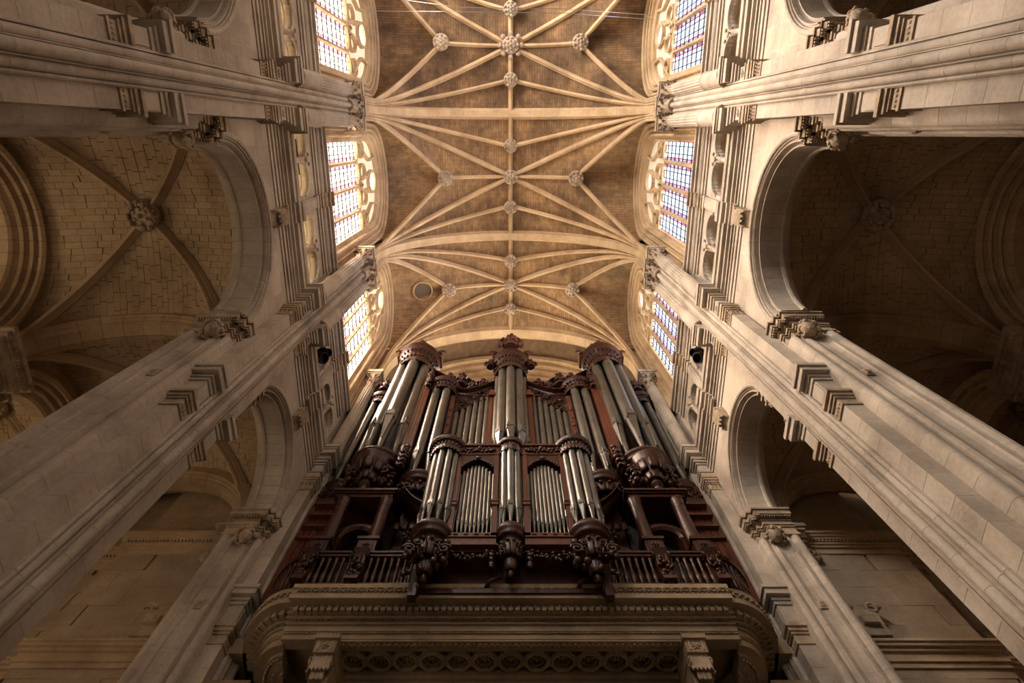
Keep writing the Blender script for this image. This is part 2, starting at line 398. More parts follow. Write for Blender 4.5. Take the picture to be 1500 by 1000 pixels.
def build_pier():
    t = thing('pier', '', 'pier', (6, 0, FLOOR))
    hz = .56
    def col(nm, poly, core, z0, z1, parent, base=None):
        n = round((z1-z0)/hz); h = (z1-z0)/n
        mb = MB(O6); mb.prism(core, z0, z1); p = mb.build(nm, M_PIER, parent)
        sm = MB((6, 0, 0)); sm.prism(poly, .003, h-.003); me = sm.mesh('stone_course', M_PIER)
        for k in range(n): link('stone', me, p, (0, 0, z0+k*h-FLOOR))
        return p
    sh = col('shaft_cluster', clusterpoly(), clusterpoly(.02), FLOOR, 22.5, t)
    for s in (-1, 1):
        F = lambda P: [(x, s*y*1) for x, y in (P if s == 1 else P)]
        hp = [(x, -s*y) for x, y in halfpoly()]; hc = [(x, -s*y) for x, y in halfpoly(.02)]
        if s == 1: hp.reverse(); hc.reverse()
        col('half_column', hp, hc, FLOOR, 12.55, t)
        def rect(x0, y0, y1): 
            P = [(x0, -y1), (6.0, -y1), (6.0, -y0), (x0, -y0)] if s == -1 else [(x0, y0), (6.0, y0), (6.0, y1), (x0, y1)]
            return P
        col('pilaster', rect(5.66, .30, .60), rect(5.68, .30, .58), FLOOR, 9.55, t)
        col('pilaster', rect(5.66, .30, .60), rect(5.68, .30, .58), 11.05, 15.1, t)
        def st(mb, steps, x0=5.66, y=.60, x1=6.02):
            for p, z0, z1 in steps:
                ya, yb = .30, y+p
                mb.box(x0-p, x1, min(s*ya, s*yb), max(s*ya, s*yb), z0, z1)
        # middle entablature on the pilaster
        mb = MB(O6)
        st(mb, ((.025, 9.55, 9.61), (0, 9.61, 9.80), (.03, 9.80, 9.86), (.06, 9.86, 9.95), (.10, 9.95, 10.04)))
        for k in range(4): mb.ball((5.655, s*(.345+.07*k), 9.69), (.018, .026, .045), 6, 4)
        mb.build('lower_capital', M_CARVE, t)
        mb = MB(O6)
        st(mb, ((.01, 10.04, 10.60), (.04, 10.60, 10.70), (.07, 10.70, 10.78), (.16, 10.80, 10.95), (.2, 10.95, 11.05)))
        mb.box(5.615, 5.64, min(s*.34, s*.59), max(s*.34, s*.59), 10.12, 10.52)
        mb.build('middle_cornice', M_PIER, t)
        # upper capital and entablature
        mb = MB(O6)
        st(mb, ((.02, 15.1, 15.15), (.0, 15.15, 15.38), (.03, 15.38, 15.44), (.055, 15.44, 15.52), (.085, 15.52, 15.62), (.11, 15.62, 15.72)))
        for k in range(4): leaf(mb, (5.65, s*(.345+.075*k), 15.16), (-1, 0, 0), (0, 0, 1), .075, .2, .35)
        for k in range(3): leaf(mb, (5.72+.1*k, s*.61, 15.16), (0, s, 0), (0, 0, 1), .09, .2, .35)
        mb.build('upper_capital', M_CARVE, t)
        mb = MB(O6)
        st(mb, ((.02, 15.72, 15.84), (.045, 15.84, 15.96), (.075, 15.96, 16.0), (.01, 16.0, 16.44), (.05, 16.44, 16.52), (.10, 16.52, 16.62), (.14, 16.62, 16.78), (.26, 16.78, 16.98), (.29, 16.98, 17.05), (.33, 17.05, 17.2)))
        rosette(mb, (5.63, s*.45, 16.21), (-1, 0, 0), .11, 6)
        for d in (-.13, .13): mb.box(5.62, 5.65, s*.45+d-.012, s*.45+d+.012, 16.05, 16.37)
        mb.build('upper_entablature', M_PIER, t)
        # arcade capital
        mb = MB(O6)
        def rr(x0, x1, y, p, z0, z1): mb.box(x0-p, x1+p*.3, min(s*.6, s*(y+p)), max(s*.6, s*(y+p)), z0, z1)
        for x0, y in ((6.04, .70), (6.15, .84), (6.27, .96)):
            for p, z0, z1 in ((.03, 12.55, 12.63), (0, 12.63, 12.84), (.03, 12.84, 12.90), (.06, 12.90, 12.96), (.02, 12.96, 13.12), (.045, 13.08, 13.14), (.16, 13.20, 13.35), (.2, 13.35, 13.42)):
                rr(x0, 6.98, y, p, z0, z1)
            mb.box(x0-.07, 6.98, min(s*.6, s*(y+.07)), max(s*.6, s*(y+.07)), 13.14, 13.2)
        k = 0; xx = 6.21
        while xx < 7.0: mb.box(xx, xx+.032, min(s*1.0, s*1.10), max(s*1.0, s*1.10), 13.14, 13.2); xx += .062
        for xa, ya, yb in ((5.90, .62, .83), (6.01, .84, .97), (6.12, .97, 1.09)):
            yy = ya
            while yy < yb: mb.box(xa, xa+.1, min(s*yy, s*(yy+.03)), max(s*yy, s*(yy+.03)), 13.14, 13.2); yy += .058
        mb.build('arcade_capital', M_CARVE, t)
        mb = MB(O6); head(mb, (6.33, s*1.03, 12.42), (-.5, s*.6, -.8), .19)
        for k in range(5): leaf(mb, (6.2+.07*k, s*(.93), 12.5), (0, s, 0), (0, 0, -1), .09, .22, .3)
        mb.build('carved_head', M_CARVE, t)
        mb = MB(O6)
        mb.box(6.36, 6.52, min(s*.86, s*.90), max(s*.86, s*.90), 10.2, 10.46); mb.box(6.39, 6.49, min(s*.86, s*.92), max(s*.86, s*.92), 10.25, 10.41)
        rosette(mb, (6.44, s*.92, 10.33), (0, s, 0), .07, 6); mb.build('carved_plaque', M_CARVE, t)
        # upper fluted shaft on a drum
        mb = MB(O6); c = (5.63, s*.50)
        mb.lathe([(.31, 17.2), (.33, 17.26), (.31, 17.32), (.26, 17.35), (.275, 17.40), (.255, 17.45), (.24, 17.5), (.235, 18.9), (.265, 18.95), (.265, 19.0), (.23, 19.05)], 20, c)
        fl = []
        for k in range(64): a = 2*PI*k/64; r = .22 if k % 4 in (0, 1) else .195; fl.append((c[0]+r*math.cos(a), c[1]+r*math.sin(a)))
        mb.prism(fl, 19.05, 22.45, sm=False); mb.lathe([(.18, 22.3), (.215, 22.36), (.18, 22.42)], 18, c)
        mb.build('fluted_shaft', M_PIER, t)
        mb = MB(O6); mb.lathe([(.17, 22.42), (.18, 22.9), (.25, 23.4), (.3, 23.55)], 14, c)
        for row, (z, r, h, n) in enumerate(((22.45, .17, .45, 8), (22.8, .18, .55, 8))):
            for k in range(n): a = 2*PI*(k+.5*row)/n; leaf(mb, (c[0]+r*math.cos(a), c[1]+r*math.sin(a), z), (math.cos(a), math.sin(a), 0), (0, 0, 1), .16, h, .38)
        for k in range(4): a = PI/4+PI/2*k; scroll(mb, (c[0]+.3*math.cos(a), c[1]+.3*math.sin(a), 23.42), (math.cos(a), math.sin(a), 0), (0, 0, 1), .11, 1.3, .025)
        mb.box(c[0]-.3, 6.1, c[1]-.3, c[1]+.3, 23.55, 23.66); mb.box(c[0]-.34, 6.1, c[1]-.34, c[1]+.34, 23.66, 23.9)
        mb.build('shaft_capital', M_CARVE, t)
    mb = MB(O6); c = (5.58, 0); mb.lathe([(.2, 22.42), (.26, 22.5), (.2, 22.56), (.19, 22.9), (.27, 23.4), (.33, 23.55)], 16, c)
    for row, (z, r, h) in enumerate(((22.55, .2, .45), (22.85, .21, .5))):
        for k in range(9): a = 2*PI*(k+.5*row)/9; leaf(mb, (c[0]+r*math.cos(a), c[1]+r*math.sin(a), z), (math.cos(a), math.sin(a), 0), (0, 0, 1), .17, h, .4)
    for k in range(4): a = PI/4+PI/2*k; scroll(mb, (c[0]+.33*math.cos(a), c[1]+.33*math.sin(a), 23.42), (math.cos(a), math.sin(a), 0), (0, 0, 1), .12, 1.3, .028)
    mb.box(c[0]-.3, 6.1, -.3, .3, 23.55, 23.66); mb.box(c[0]-.34, 6.1, -.34, .34, 23.66, 23.9); mb.build('shaft_capital', M_CARVE, t)
    mb = MB(O6); mb.box(6.0, 7.0, -.62, .62, FLOOR, 17.2); mb.box(6.05, 6.7, -.62, .62, 17.2, 24.5); mb.build('pier_core', M_PIER, t)
    # aisle side
    mb = MB(O6); mb.box(7.0, 7.28, -.42, .42, FLOOR, 12.55)
    for y in (-.42, .42): mb.lathe([(.12, FLOOR), (.12, 12.55)], 12, (7.15, y), cap=False)
    mb.build('aisle_pilaster', M_AISLE, t)
    mb = MB(O6)
    for p, z0, z1 in ((.02, 12.55, 12.61), (0, 12.61, 12.82), (.05, 12.82, 12.93), (.1, 12.93, 13.14), (.07, 13.14, 13.2), (.15, 13.2, 13.29), (.2, 13.29, 13.42)):
        mb.box(6.9, 7.3+p, -.5-p, .5+p, z0, z1)
    for k in range(14): mb.box(7.4, 7.42, -.56+k*.08, -.52+k*.08, 13.14, 13.2)
    head(mb, (7.42, -.3, 12.5), (1, -.4, -.3), .15); head(mb, (7.42, .3, 12.5), (1, .4, -.3), .15)
    mb.build('aisle_capital', M_CARVE, t)
    return t
pier = build_pier(); index_children()
PIER_LABELS = {
    ('R', 2): 'pale brightly lit stone pier between the two right-hand arches, carved heads at its capital',
    ('L', 2): 'grey shaded stone pier crossing the lower left, between the two left-hand arches',
    ('R', 1): 'pale stone pier running in from the upper right corner of the photo',
    ('L', 1): 'dark grey shaded stone pier running in from the upper left corner of the photo',
    ('R', 3): 'brown-lit stone pier right beside the organ gallery on its right side',
    ('L', 3): 'dim brown stone pier right beside the organ gallery on its left side'}
piers = {}
for (sd, i), lb in PIER_LABELS.items():
    s = 1 if sd == 'R' else -1
    if (sd, i) == ('R', 2): pier.location = (6, PY[2], FLOOR); pier['label'] = lb; pier['group'] = 'nave piers'; piers[(sd, i)] = pier
    else: piers[(sd, i)] = dup(pier, (6*s, PY[i], FLOOR), 0 if s == 1 else PI, lb, 'nave piers')

# ---------------------------------------------------------------- arcade arches, walls, triforium, windows
def archy(R, zc, n, a0=0.0, a1=PI):
    return [(R*math.cos(a0+(a1-a0)*k/n), zc+R*math.sin(a0+(a1-a0)*k/n)) for k in range(n+1)]
def ring_piece(mb, prof, zc, a0, a1, n=2, stilt=None, flat=False):
    # prof: list of (x, r); swept about the x axis through (y=0, z=zc)
    P = []
    for k in range(n+1):
        a = a0+(a1-a0)*k/n; P.append([(x, r*math.cos(a), zc+r*math.sin(a)) for x, r in prof])
    I = mb.grid(P, closed_u=True, sm=False); mb.face(I[0]); mb.face(I[-1][::-1])
def arch_profile(R):
    return [(6.4, R+.02), (5.985, R+.02), (5.95, R-.01), (5.94, R-.05), (5.96, R-.09), (6.0, R-.10), (6.01, R-.125), (6.055, R-.13), (6.06, R-.175), (6.02, R-.18), (6.015, R-.20), (6.06, R-.215), (6.12, R-.22), (6.15, R-.235),
            (6.15, R-.27), (6.12, R-.275), (6.12, R-.295), (6.18, R-.30), (6.27, R-.305), (6.60, R-.31), (6.61, R-.345), (6.66, R-.36), (6.71, R-.345), (6.73, R-.30), (6.80, R-.26), (6.9, R-.18), (6.9, R-.05), (6.4, R-.05)]
def build_arcade(hb, R):
    t = thing('arcade_arch', '', 'arch', (6, 0, ZS)); o = (6, 0, ZS); n = 17
    for k in range(n):
        mb = MB(o); g = .0035/R; ring_piece(mb, arch_profile(R), ZS, PI*k/n+g, PI*(k+1)/n-g, 3); mb.build('voussoir', M_PIER, t)
    mb = MB(o)                       # scrolled keystone console under the cornice
    zt = ZS+R
    P = []
    for i in range(9):
        u = i/8; z = zt+.02+u*.62; x = 5.97-.10*math.sin(u*PI)-.24*u*u; P.append([(x, -.2-.03*u, z), (x, .2+.03*u, z), (6.05, .2+.03*u, z), (6.05, -.2-.03*u, z)])
    I = mb.grid(P, closed_u=True, sm=False); mb.face(I[0][::-1]); mb.face(I[-1])
    for s in (-1, 1):
        scroll(mb, (5.86, s*.21, zt+.52), (-1, 0, 0), (0, 0, 1), .11, 1.4, .03); scroll(mb, (5.93, s*.2, zt+.1), (-1, 0, 0), (0, 0, 1), .07, 1.2, .025)
    for k in range(3): leaf(mb, (5.86, -.12+.12*k, zt+.55), (-1, 0, 0), (0, 0, -1), .13, .4, .25)
    for k in range(5): mb.ball((5.78, -.16+.08*k, zt+.6), .035, 6, 4)
    mb.build('keystone_console', M_CARVE, t)
    return t
def build_spandrel(hb, R, parent):
    mb = MB(); N = 30; ys = [-hb]+[-(R-.04)*math.cos(PI*k/N) for k in range(N+1)]+[hb]
    def zl(y): return ZS+math.sqrt(max(0, (R-.04)**2-y*y)) if abs(y) < R-.04+1e-6 else ZS
    for a, b in zip(ys[:-1], ys[1:]):
        if b-a < 1e-5: continue
        za, zb = zl(a), zl(b)
        i = [mb.pt(p) for p in ((6.0, a, za), (6.0, b, zb), (6.0, b, 17.0), (6.0, a, 17.0), (6.85, a, za), (6.85, b, zb), (6.85, b, 17.0), (6.85, a, 17.0))]
        mb.face((i[0], i[3], i[2], i[1])); mb.face((i[4], i[5], i[6], i[7])); mb.face((i[0], i[1], i[5], i[4])); mb.face((i[3], i[7], i[6], i[2]))
    return mb
LOWER_ENT = [(6.2, 15.98), (5.97, 15.98), (5.97, 16.10), (6.0, 16.11), (6.0, 16.13), (5.94, 16.14), (5.94, 16.26), (5.98, 16.27), (5.98, 16.29), (5.91, 16.30), (5.91, 16.36), (6.0, 16.38), (6.0, 16.56), (5.93, 16.58), (5.93, 16.64), (5.97, 16.65), (5.97, 16.67),
             (5.87, 16.70), (5.87, 16.78), (5.92, 16.79), (5.92, 16.81), (5.79, 16.84), (5.79, 16.98), (5.83, 17.0), (5.83, 17.02), (5.76, 17.06), (5.745, 17.2), (6.2, 17.2)]
UPPER_ENT = [(6.3, 19.7), (6.07, 19.7), (6.07, 19.8), (6.10, 19.81), (6.10, 19.84), (6.03, 19.85), (6.03, 19.95), (6.08, 19.96), (6.08, 20.15), (6.03, 20.18), (5.99, 20.24), (5.99, 20.28), (6.05, 20.29), (6.05, 20.32), (5.93, 20.34), (5.93, 20.46), (5.97, 20.47), (5.97, 20.5), (5.87, 20.54), (5.87, 20.64), (6.3, 20.9)]
def build_triforium(hb, R):
    o = (6, 0, 17.0); t = thing('triforium', '', 'gallery', (6, 0, 17.0)); E = hb-.55
    mb = MB(o); xzrun(mb, LOWER_ENT, -E, E); mb.build('lower_cornice', M_PIER, t)
    w = .27
    mb = MB(o); P = [(x-.10 if x < 6.1 else x, z) for x, z in LOWER_ENT if z > 16.2]; xzrun(mb, P, -w, w); mb.build('cornice_break', M_PIER, t)
    mb = MB(o); xzrun(mb, UPPER_ENT, -E, E); mb.build('upper_cornice', M_PIER, t)
    mb = MB(o); P = [(x-.09 if x < 6.2 else x, z) for x, z in UPPER_ENT]; xzrun(mb, P, -.22, .22); rosette(mb, (5.985, 0, 20.1), (-1, 0, 0), .09, 6); mb.build('cornice_break', M_CARVE, t)
    # wall with four arched openings
    mb = MB(o); pit = (E-.2)/2; cs = [-.2-pit*1.5+.03, -.2-pit*.5-.03, .2+pit*.5+.03, .2+pit*1.5-.03]; r = pit/2-.07; zc = 18.75
    cuts = [-E]
    for c in cs: cuts += [c-r*math.cos(PI*k/12) for k in range(13)]
    cuts.append(E)
    def zl(y):
        for c in cs:
            if abs(y-c) < r+1e-6: return zc+math.sqrt(max(0, r*r-(y-c)**2))
        return zc
    for a, b in zip(cuts[:-1], cuts[1:]):
        m = (a+b)/2; inside = any(abs(m-c) < r for c in cs)
        za, zb = (zl(a), zl(b)) if inside else (17.0, 17.0)
        i = [mb.pt(p) for p in ((6.12, a, za), (6.12, b, zb), (6.12, b, 19.85), (6.12, a, 19.85), (6.55, a, za), (6.55, b, zb), (6.55, b, 19.85), (6.55, a, 19.85))]
        mb.face((i[0], i[3], i[2], i[1])); mb.face((i[4], i[5], i[6], i[7])); mb.face((i[0], i[1], i[5], i[4]))
        if inside: mb.smooth.add(len(mb.f)-1)
        else: mb.face((i[0], i[4], i[7], i[3])); mb.face((i[1], i[2], i[6], i[5]))
    mb.build('arched_screen', M_PIER, t)
    for c in cs:
        mb = MB(o); mb.X = Matrix.Translation((0, c, 0))
        ring_piece(mb, [(6.2, r), (6.2, r+.065), (6.12, r+.075), (6.09, r+.055), (6.085, r+.02), (6.11, r)], zc, 0, PI, 12)
        ring_piece(mb, [(6.55, r-.03), (6.35, r-.03), (6.33, r+.03), (6.55, r+.03)], zc, 0, PI, 12)
        mb.build('arch_moulding', M_PIER, t)
    for a, b in ((0, 1), (2, 3)):
        y = (cs[a]+cs[b])/2; mb = MB(o)
        mb.lathe([(.1, 17.2), (.11, 17.3), (.075, 17.36), (.07, 18.45), (.09, 18.5), (.07, 18.55), (.12, 18.72), (.13, 18.8)], 12, (6.16, y))
        mb.build('colonnette', M_PIER, t)
        mb = MB(o)
        for k in range(6): aa = 2*PI*k/6; leaf(mb, (6.16+.07*math.cos(aa), y+.07*math.sin(aa), 18.5), (math.cos(aa), math.sin(aa), 0), (0, 0, 1), .09, .24, .4)
        mb.ball((6.09, y, 19.1), (.03, .10, .09)); 
        for s in (-1, 1): mb.ball((6.09, y+s*.14, 19.3), (.03, .06, .05)); mb.ball((6.09, y+s*.07, 18.92), (.03, .04, .04))
        mb.build('carved_spandrel', M_CARVE, t, kind='stuff')
    mb = MB(o); mb.box(6.02, 6.14, -.17, .17, 17.2, 19.8); mb.box(5.99, 6.04, -.11, .11, 17.6, 19.4); mb.box(5.99, 6.12, -.2, .2, 19.45, 19.62); mb.build('centre_pilaster', M_PIER, t)
    mb = MB(o); mb.box(7.35, 7.5, -hb-.2, hb+.2, 16.9, 20.6); mb.box(6.5, 7.5, -hb-.2, hb+.2, 20.4, 20.6); mb.box(6.2, 7.5, -hb-.2, hb+.2, 16.8, 17.15)
    mb.build('passage_wall', M_RIB, t)
    return t
def build_window(hb):
    Wi = hb-1.1; zc = 27.75; o = (6, 0, 20.7); t = thing('clerestory_window', '', 'window', (6, 0, 20.7)); z0 = 21.0
    prof = [(6.0, Wi+.64), (5.88, Wi+.63), (5.84, Wi+.57), (5.86, Wi+.51), (5.92, Wi+.49), (5.99, Wi+.49), (6.06, Wi+.45), (6.07, Wi+.40), (5.97, Wi+.38), (5.94, Wi+.33), (5.97, Wi+.29), (6.05, Wi+.28), (6.12, Wi+.24), (6.12, Wi+.18), (6.03, Wi+.17), (6.01, Wi+.12), (6.04, Wi+.08), (6.16, Wi+.06), (6.2, Wi+.0), (6.42, Wi-.02), (6.42, Wi+.62)]
    mb = MB(o); ring_piece(mb, prof, zc, 0, PI, 28)
    for s in (-1, 1):
        a = [mb.pt((x, s*r, 20.6)) for x, r in prof]; b = [mb.pt((x, s*r, zc)) for x, r in prof]; n = len(prof)
        for i in range(n): j = (i+1) % n; mb.face((a[i], a[j], b[j], b[i]))
        mb.face(a); mb.face(b)
    mb.build('window_arch', M_RIB, t)
    mb = MB(o); mb.prism([(5.98, -Wi-.02), (6.45, -Wi-.02), (6.45, Wi+.02), (5.98, Wi+.02)], 20.62, 21.15, [(6.28, -Wi-.02), (6.45, -Wi-.02), (6.45, Wi+.02), (6.28, Wi+.02)]); mb.box(6.26, 6.45, -Wi, Wi, 21.1, 21.75); mb.build('window_sill', M_PIER, t)
    mw = .15; lw = (2*Wi-3*mw)/4; cs = [-Wi+lw/2+i*(lw+mw) for i in range(4)]; zh = 25.75; zb = 21.75
    mprof = [(-.075, -.03), (-.035, -.11), (.035, -.11), (.075, -.03), (.075, .06), (-.075, .06)]
    for i in range(3):
        y = (cs[i]+cs[i+1])/2; mb = MB(o); mb.prism([(6.3+b, y+a) for a, b in mprof], zb, zh+.12); mb.build('mullion', M_RIB, t)
    # tracery: solid plate cut into bars
    mb = MB(o)
    def bar(pts, w=.055, d=.09):
        pr = [(-d, -w), (-d*1.1, 0), (-d, w), (d*.6, w), (d*.6, -w)]
        path = [Vector((6.3, y, z)) for y, z in pts]; n = len(path); P = []
        for i, p in enumerate(path):
            tt = (path[min(i+1, n-1)]-path[max(i-1, 0)]).normalized(); nn = Vector((0, -tt.z, tt.y)); P.append([p+Vector((a, 0, 0))+nn*b for a, b in pr])
        I = mb.grid(P, closed_u=True, sm=False); mb.face(I[0]); mb.face(I[-1][::-1])
    rl = lw/2+.03
    for c in cs: bar([(c+rl*math.cos(PI*k/10), zh+rl*.9*math.sin(PI*k/10)) for k in range(11)])
    for s in (-1, 1):
        cc = (cs[0]+cs[1])/2*s if False else s*abs((cs[0]+cs[1])/2); R2 = lw+mw/2
        for q in (-1, 1):     # teardrops over each pair
            c0 = cc+q*R2*.5
            bar([(c0+.30*lw/.8*math.cos(2*PI*k/14)*(1.0), 26.95-.1*abs(q)+(.5 if q*s < 0 else .38)*math.sin(2*PI*k/14)) for k in range(15)], .045)
        bar([(s*.05, 26.2), (s*.22, 26.6), (s*.3, 27.1), (s*.25, 27.6), (s*.42, 28.0)], .05)
        bar([(s*(Wi*.98), 26.2), (s*Wi*.86, 26.7), (s*Wi*.62, 27.6), (s*Wi*.50, 28.2), (s*Wi*.55, zc+Wi*.8)], .05)
    bar([(.46*math.cos(2*PI*k/20), 28.55+.62*math.sin(2*PI*k/20)) for k in range(21)], .06)
    bar([(Wi*.97*math.cos(PI*k/24), zc+Wi*.97*math.sin(PI*k/24)) for k in range(25)], .06)
    for s in (-1, 1): bar([(s*Wi*.97, zb), (s*Wi*.97, zc)], .05)
    bar([(-.22, 26.25), (0, 26.75), (.22, 26.25), (0, 25.9), (-.22, 26.25)], .04)
    mb.build('tracery', M_RIB, t)
    for c in cs:
        mb = MB(o); pts = [(c-lw/2, zb), (c+lw/2, zb)]+[(c+lw/2*math.cos(PI*k/8), zh+lw*.45*math.sin(PI*k/8)) for k in range(9)]
        f = [mb.pt((6.33, y, z)) for y, z in pts]; b = [mb.pt((6.345, y, z)) for y, z in pts]
        uv = [((y-c)/lw+.5, z-zb) for y, z in pts]; mb.face(f[::-1], uv[::-1]); mb.face(b, uv)
        for i in range(len(pts)): j = (i+1) % len(pts); mb.face((f[i], f[j], b[j], b[i]), (uv[i],)*4)
        mb.build('pane', M_GR, t)
    mb = MB(o)
    for c in cs:
        z = zb+.57
        while z < zh+.1: mb.box(6.295, 6.325, c-lw/2, c+lw/2, z-.02, z+.02); z += .57
        for q in (-.17, .17): mb.box(6.307, 6.323, c+lw*q-.014, c+lw*q+.014, zb, zh+.3)
    mb.build('saddle_bar', M_IRON, t)
    mb = MB(o); pts = [(-Wi, 26.0), (Wi, 26.0)]+[(Wi*math.cos(PI*k/20), zc+Wi*math.sin(PI*k/20)) for k in range(21)]
    f = [mb.pt((6.36, y, z)) for y, z in pts]; mb.face(f[::-1]); b = [mb.pt((6.375, y, z)) for y, z in pts]; mb.face(b); mb.build('tracery_glass', M_GRT, t)
    mb = MB(o); pts = [(.42*math.cos(2*PI*k/20), 28.55+.58*math.sin(2*PI*k/20)) for k in range(20)]
    f = [mb.pt((6.35, y, z)) for y, z in pts]; mb.face(f[::-1]); b = [mb.pt((6.357, y, z)) for y, z in pts]; mb.face(b); mb.build('oculus_pane', M_OCR, t)
    return t
GLT = {M_GR: M_GL, M_GRT: M_GLT, M_OCR: M_OCL}
def place_bays(build, bays, labels, loc0, group, table=None):
    # build(hb, R) once for the wide bays and once for the narrow one
    protos = {}
    for key in bays:
        yb, hb = BAYS[key]; kind = 'C' if key == 'C' else 'B'
        for sd in ('R', 'L'):
            s = 1 if sd == 'R' else -1
            if kind not in protos:
                o = build(BAYS[kind][1], 2.07 if kind == 'B' else 1.82); protos[kind] = o; index_children()
                o.location = (loc0[0], yb, loc0[1]); o['label'] = labels[(sd, key)]; o['group'] = group
            else:
                o = dup(protos[kind], (s*loc0[0], yb, loc0[1]), 0 if s == 1 else PI, labels[(sd, key)], group)
            if sd == 'L' and table: remat(o, table)
def labs(pat):
    d = {}
    for key, w in (('C', 'beside the organ'), ('B', 'in the middle bay'), ('A', 'at the top edge of the photo')):
        for sd, ww in (('L', 'left'), ('R', 'right')): d[(sd, key)] = pat % (w, ww)
    d
    return d
place_bays(build_arcade, 'BAC', {
    ('R', 'B'): 'large round moulded stone arch opening onto the very dark right aisle', ('L', 'B'): 'large round moulded stone arch opening onto the golden left aisle vault',
    ('R', 'C'): 'round moulded stone arch just right of the organ', ('L', 'C'): 'round moulded stone arch just left of the organ',
    ('R', 'A'): 'cut-off round stone arch at the upper right edge', ('L', 'A'): 'cut-off round stone arch at the upper left edge'}, (6, ZS), 'nave arcade arches')
place_bays(build_triforium, 'BAC', labs('arcaded stone triforium gallery under the window %s, %s wall'), (6, 17.0), 'triforium galleries')
place_bays(lambda hb, R: build_window(hb), 'BAC', labs('tall four-light clerestory window of pale leaded glass %s, %s wall'), (6, 20.7), 'clerestory windows', GLT)

for s, nm, lb in ((1, 'wall_right', 'pale stone upper nave wall on the right'), (-1, 'wall_left', 'shaded stone upper nave wall on the left')):
    w = thing(nm, lb, None, kind='structure'); 
    for key, (yb, hb) in BAYS.items():
        mb = build_spandrel(hb+.03, 2.07 if key != 'C' else 1.82, w); o = mb.build('spandrel', M_WALL, w, (0, yb, 0)); 
        if s < 0: o.rotation_euler[2] = PI
        # clerestory wall round the window arch
        mb = MB(); Wi = hb-1.1+.5; zc = 27.75; N = 24; ys = [-hb-.03]+[-Wi*math.cos(PI*k/N) for k in range(N+1)]+[hb+.03]
        for a, b in zip(ys[:-1], ys[1:]):
            m = (a+b)/2; ins = abs(m) < Wi
            za = zc+math.sqrt(max(0, Wi*Wi-a*a)) if ins else 19.7; zb = zc+math.sqrt(max(0, Wi*Wi-b*b)) if ins else 19.7
            i = [mb.pt(p) for p in ((6.1, a, za), (6.1, b, zb), (6.1, b, 33), (6.1, a, 33), (6.6, a, za), (6.6, b, zb), (6.6, b, 33), (6.6, a, 33))]
            mb.face((i[0], i[3], i[2], i[1])); mb.face((i[4], i[5], i[6], i[7])); mb.face((i[0], i[1], i[5], i[4]))
        o = mb.build('clerestory_wall', M_WALL, w, (0, yb, 0))
        if s < 0: o.rotation_euler[2] = PI
    mb = MB(); mb.box(*sorted((s*6.0, s*7.0)), -13, -6.8, FLOOR, 33); mb.build('wall_beyond_frame', M_WALL, w)
    for q in range(2):     # window glass of the bays behind the camera
        mb = MB(); y = -8.3-q*3.0; a = [mb.pt(p) for p in ((s*5.97, y-1.0, 21.8), (s*5.97, y+1.0, 21.8), (s*5.97, y+1.0, 28.3), (s*5.97, y-1.0, 28.3))]; mb.face(a if s > 0 else a[::-1], ((0, 0), (1, 0), (1, 6), (0, 6)))
        mb.build('pane', M_GBR if s > 0 else M_GBL, w)

# ---------------------------------------------------------------- nave vault
def zv(x, R=RV): return ZC+math.sqrt(max(0, R*R-x*x))
RIB = [(-.5, -.6), (-.5, .28), (-.40, .36), (-.40, .46), (-.28, .62), (-.22, .72), (-.22, .82), (-.10, 1.0), (.10, 1.0), (.22, .82), (.22, .72), (.28, .62), (.40, .46), (.40, .36), (.5, .28), (.5, -.6)]
def rib(name, parent, org, sx, y0, xt, yt, w, d, mat=None, x0=5.56, n=16, base=True, off=0.0, kind=None, label=None):
    mb = MB(org); th = math.acos(min(1, xt/RV)); t0 = math.acos(x0/RV); pts = []
    if base: pts += [(sx*x0, y0, 23.8), (sx*x0, y0, 24.9)]
    for k in range(n+1):
        a = t0+(th-t0)*k/n; x = RV*math.cos(a); f = (x0-x)/(x0-xt) if x0 != xt else 0; pts.append((sx*x, y0+(yt-y0)*f, ZC+RV*math.sin(a)+off))
    n0 = len(mb.v); mb.sweep(pts, [(a*w, (b-1)*d) for a, b in RIB], sm=False)
    return mb.build(name, mat or M_RIB, parent, label=label)
def boss(mb, c, r):
    c = Vector(c)
    mb.lathe([(r*.5, c.z+.2), (r*.95, c.z+.1), (r, c.z-.02), (r*.9, c.z-.08), (r*.62, c.z-.11), (r*.5, c.z-.17), (r*.25, c.z-.2)], 18, (c.x, c.y))
    for k in range(9): a = 2*PI*k/9; mb.ball(c+Vector((math.cos(a)*r*.8, math.sin(a)*r*.8, -.11)), (r*.2, r*.2, .07), 6, 4)
    for k in range(6): a = 2*PI*(k+.5)/6; mb.ball(c+Vector((math.cos(a)*r*.4, math.sin(a)*r*.4, -.18)), (r*.17, r*.17, .06), 6, 4)
    mb.ball(c+Vector((0, 0, -.24)), r*.17)
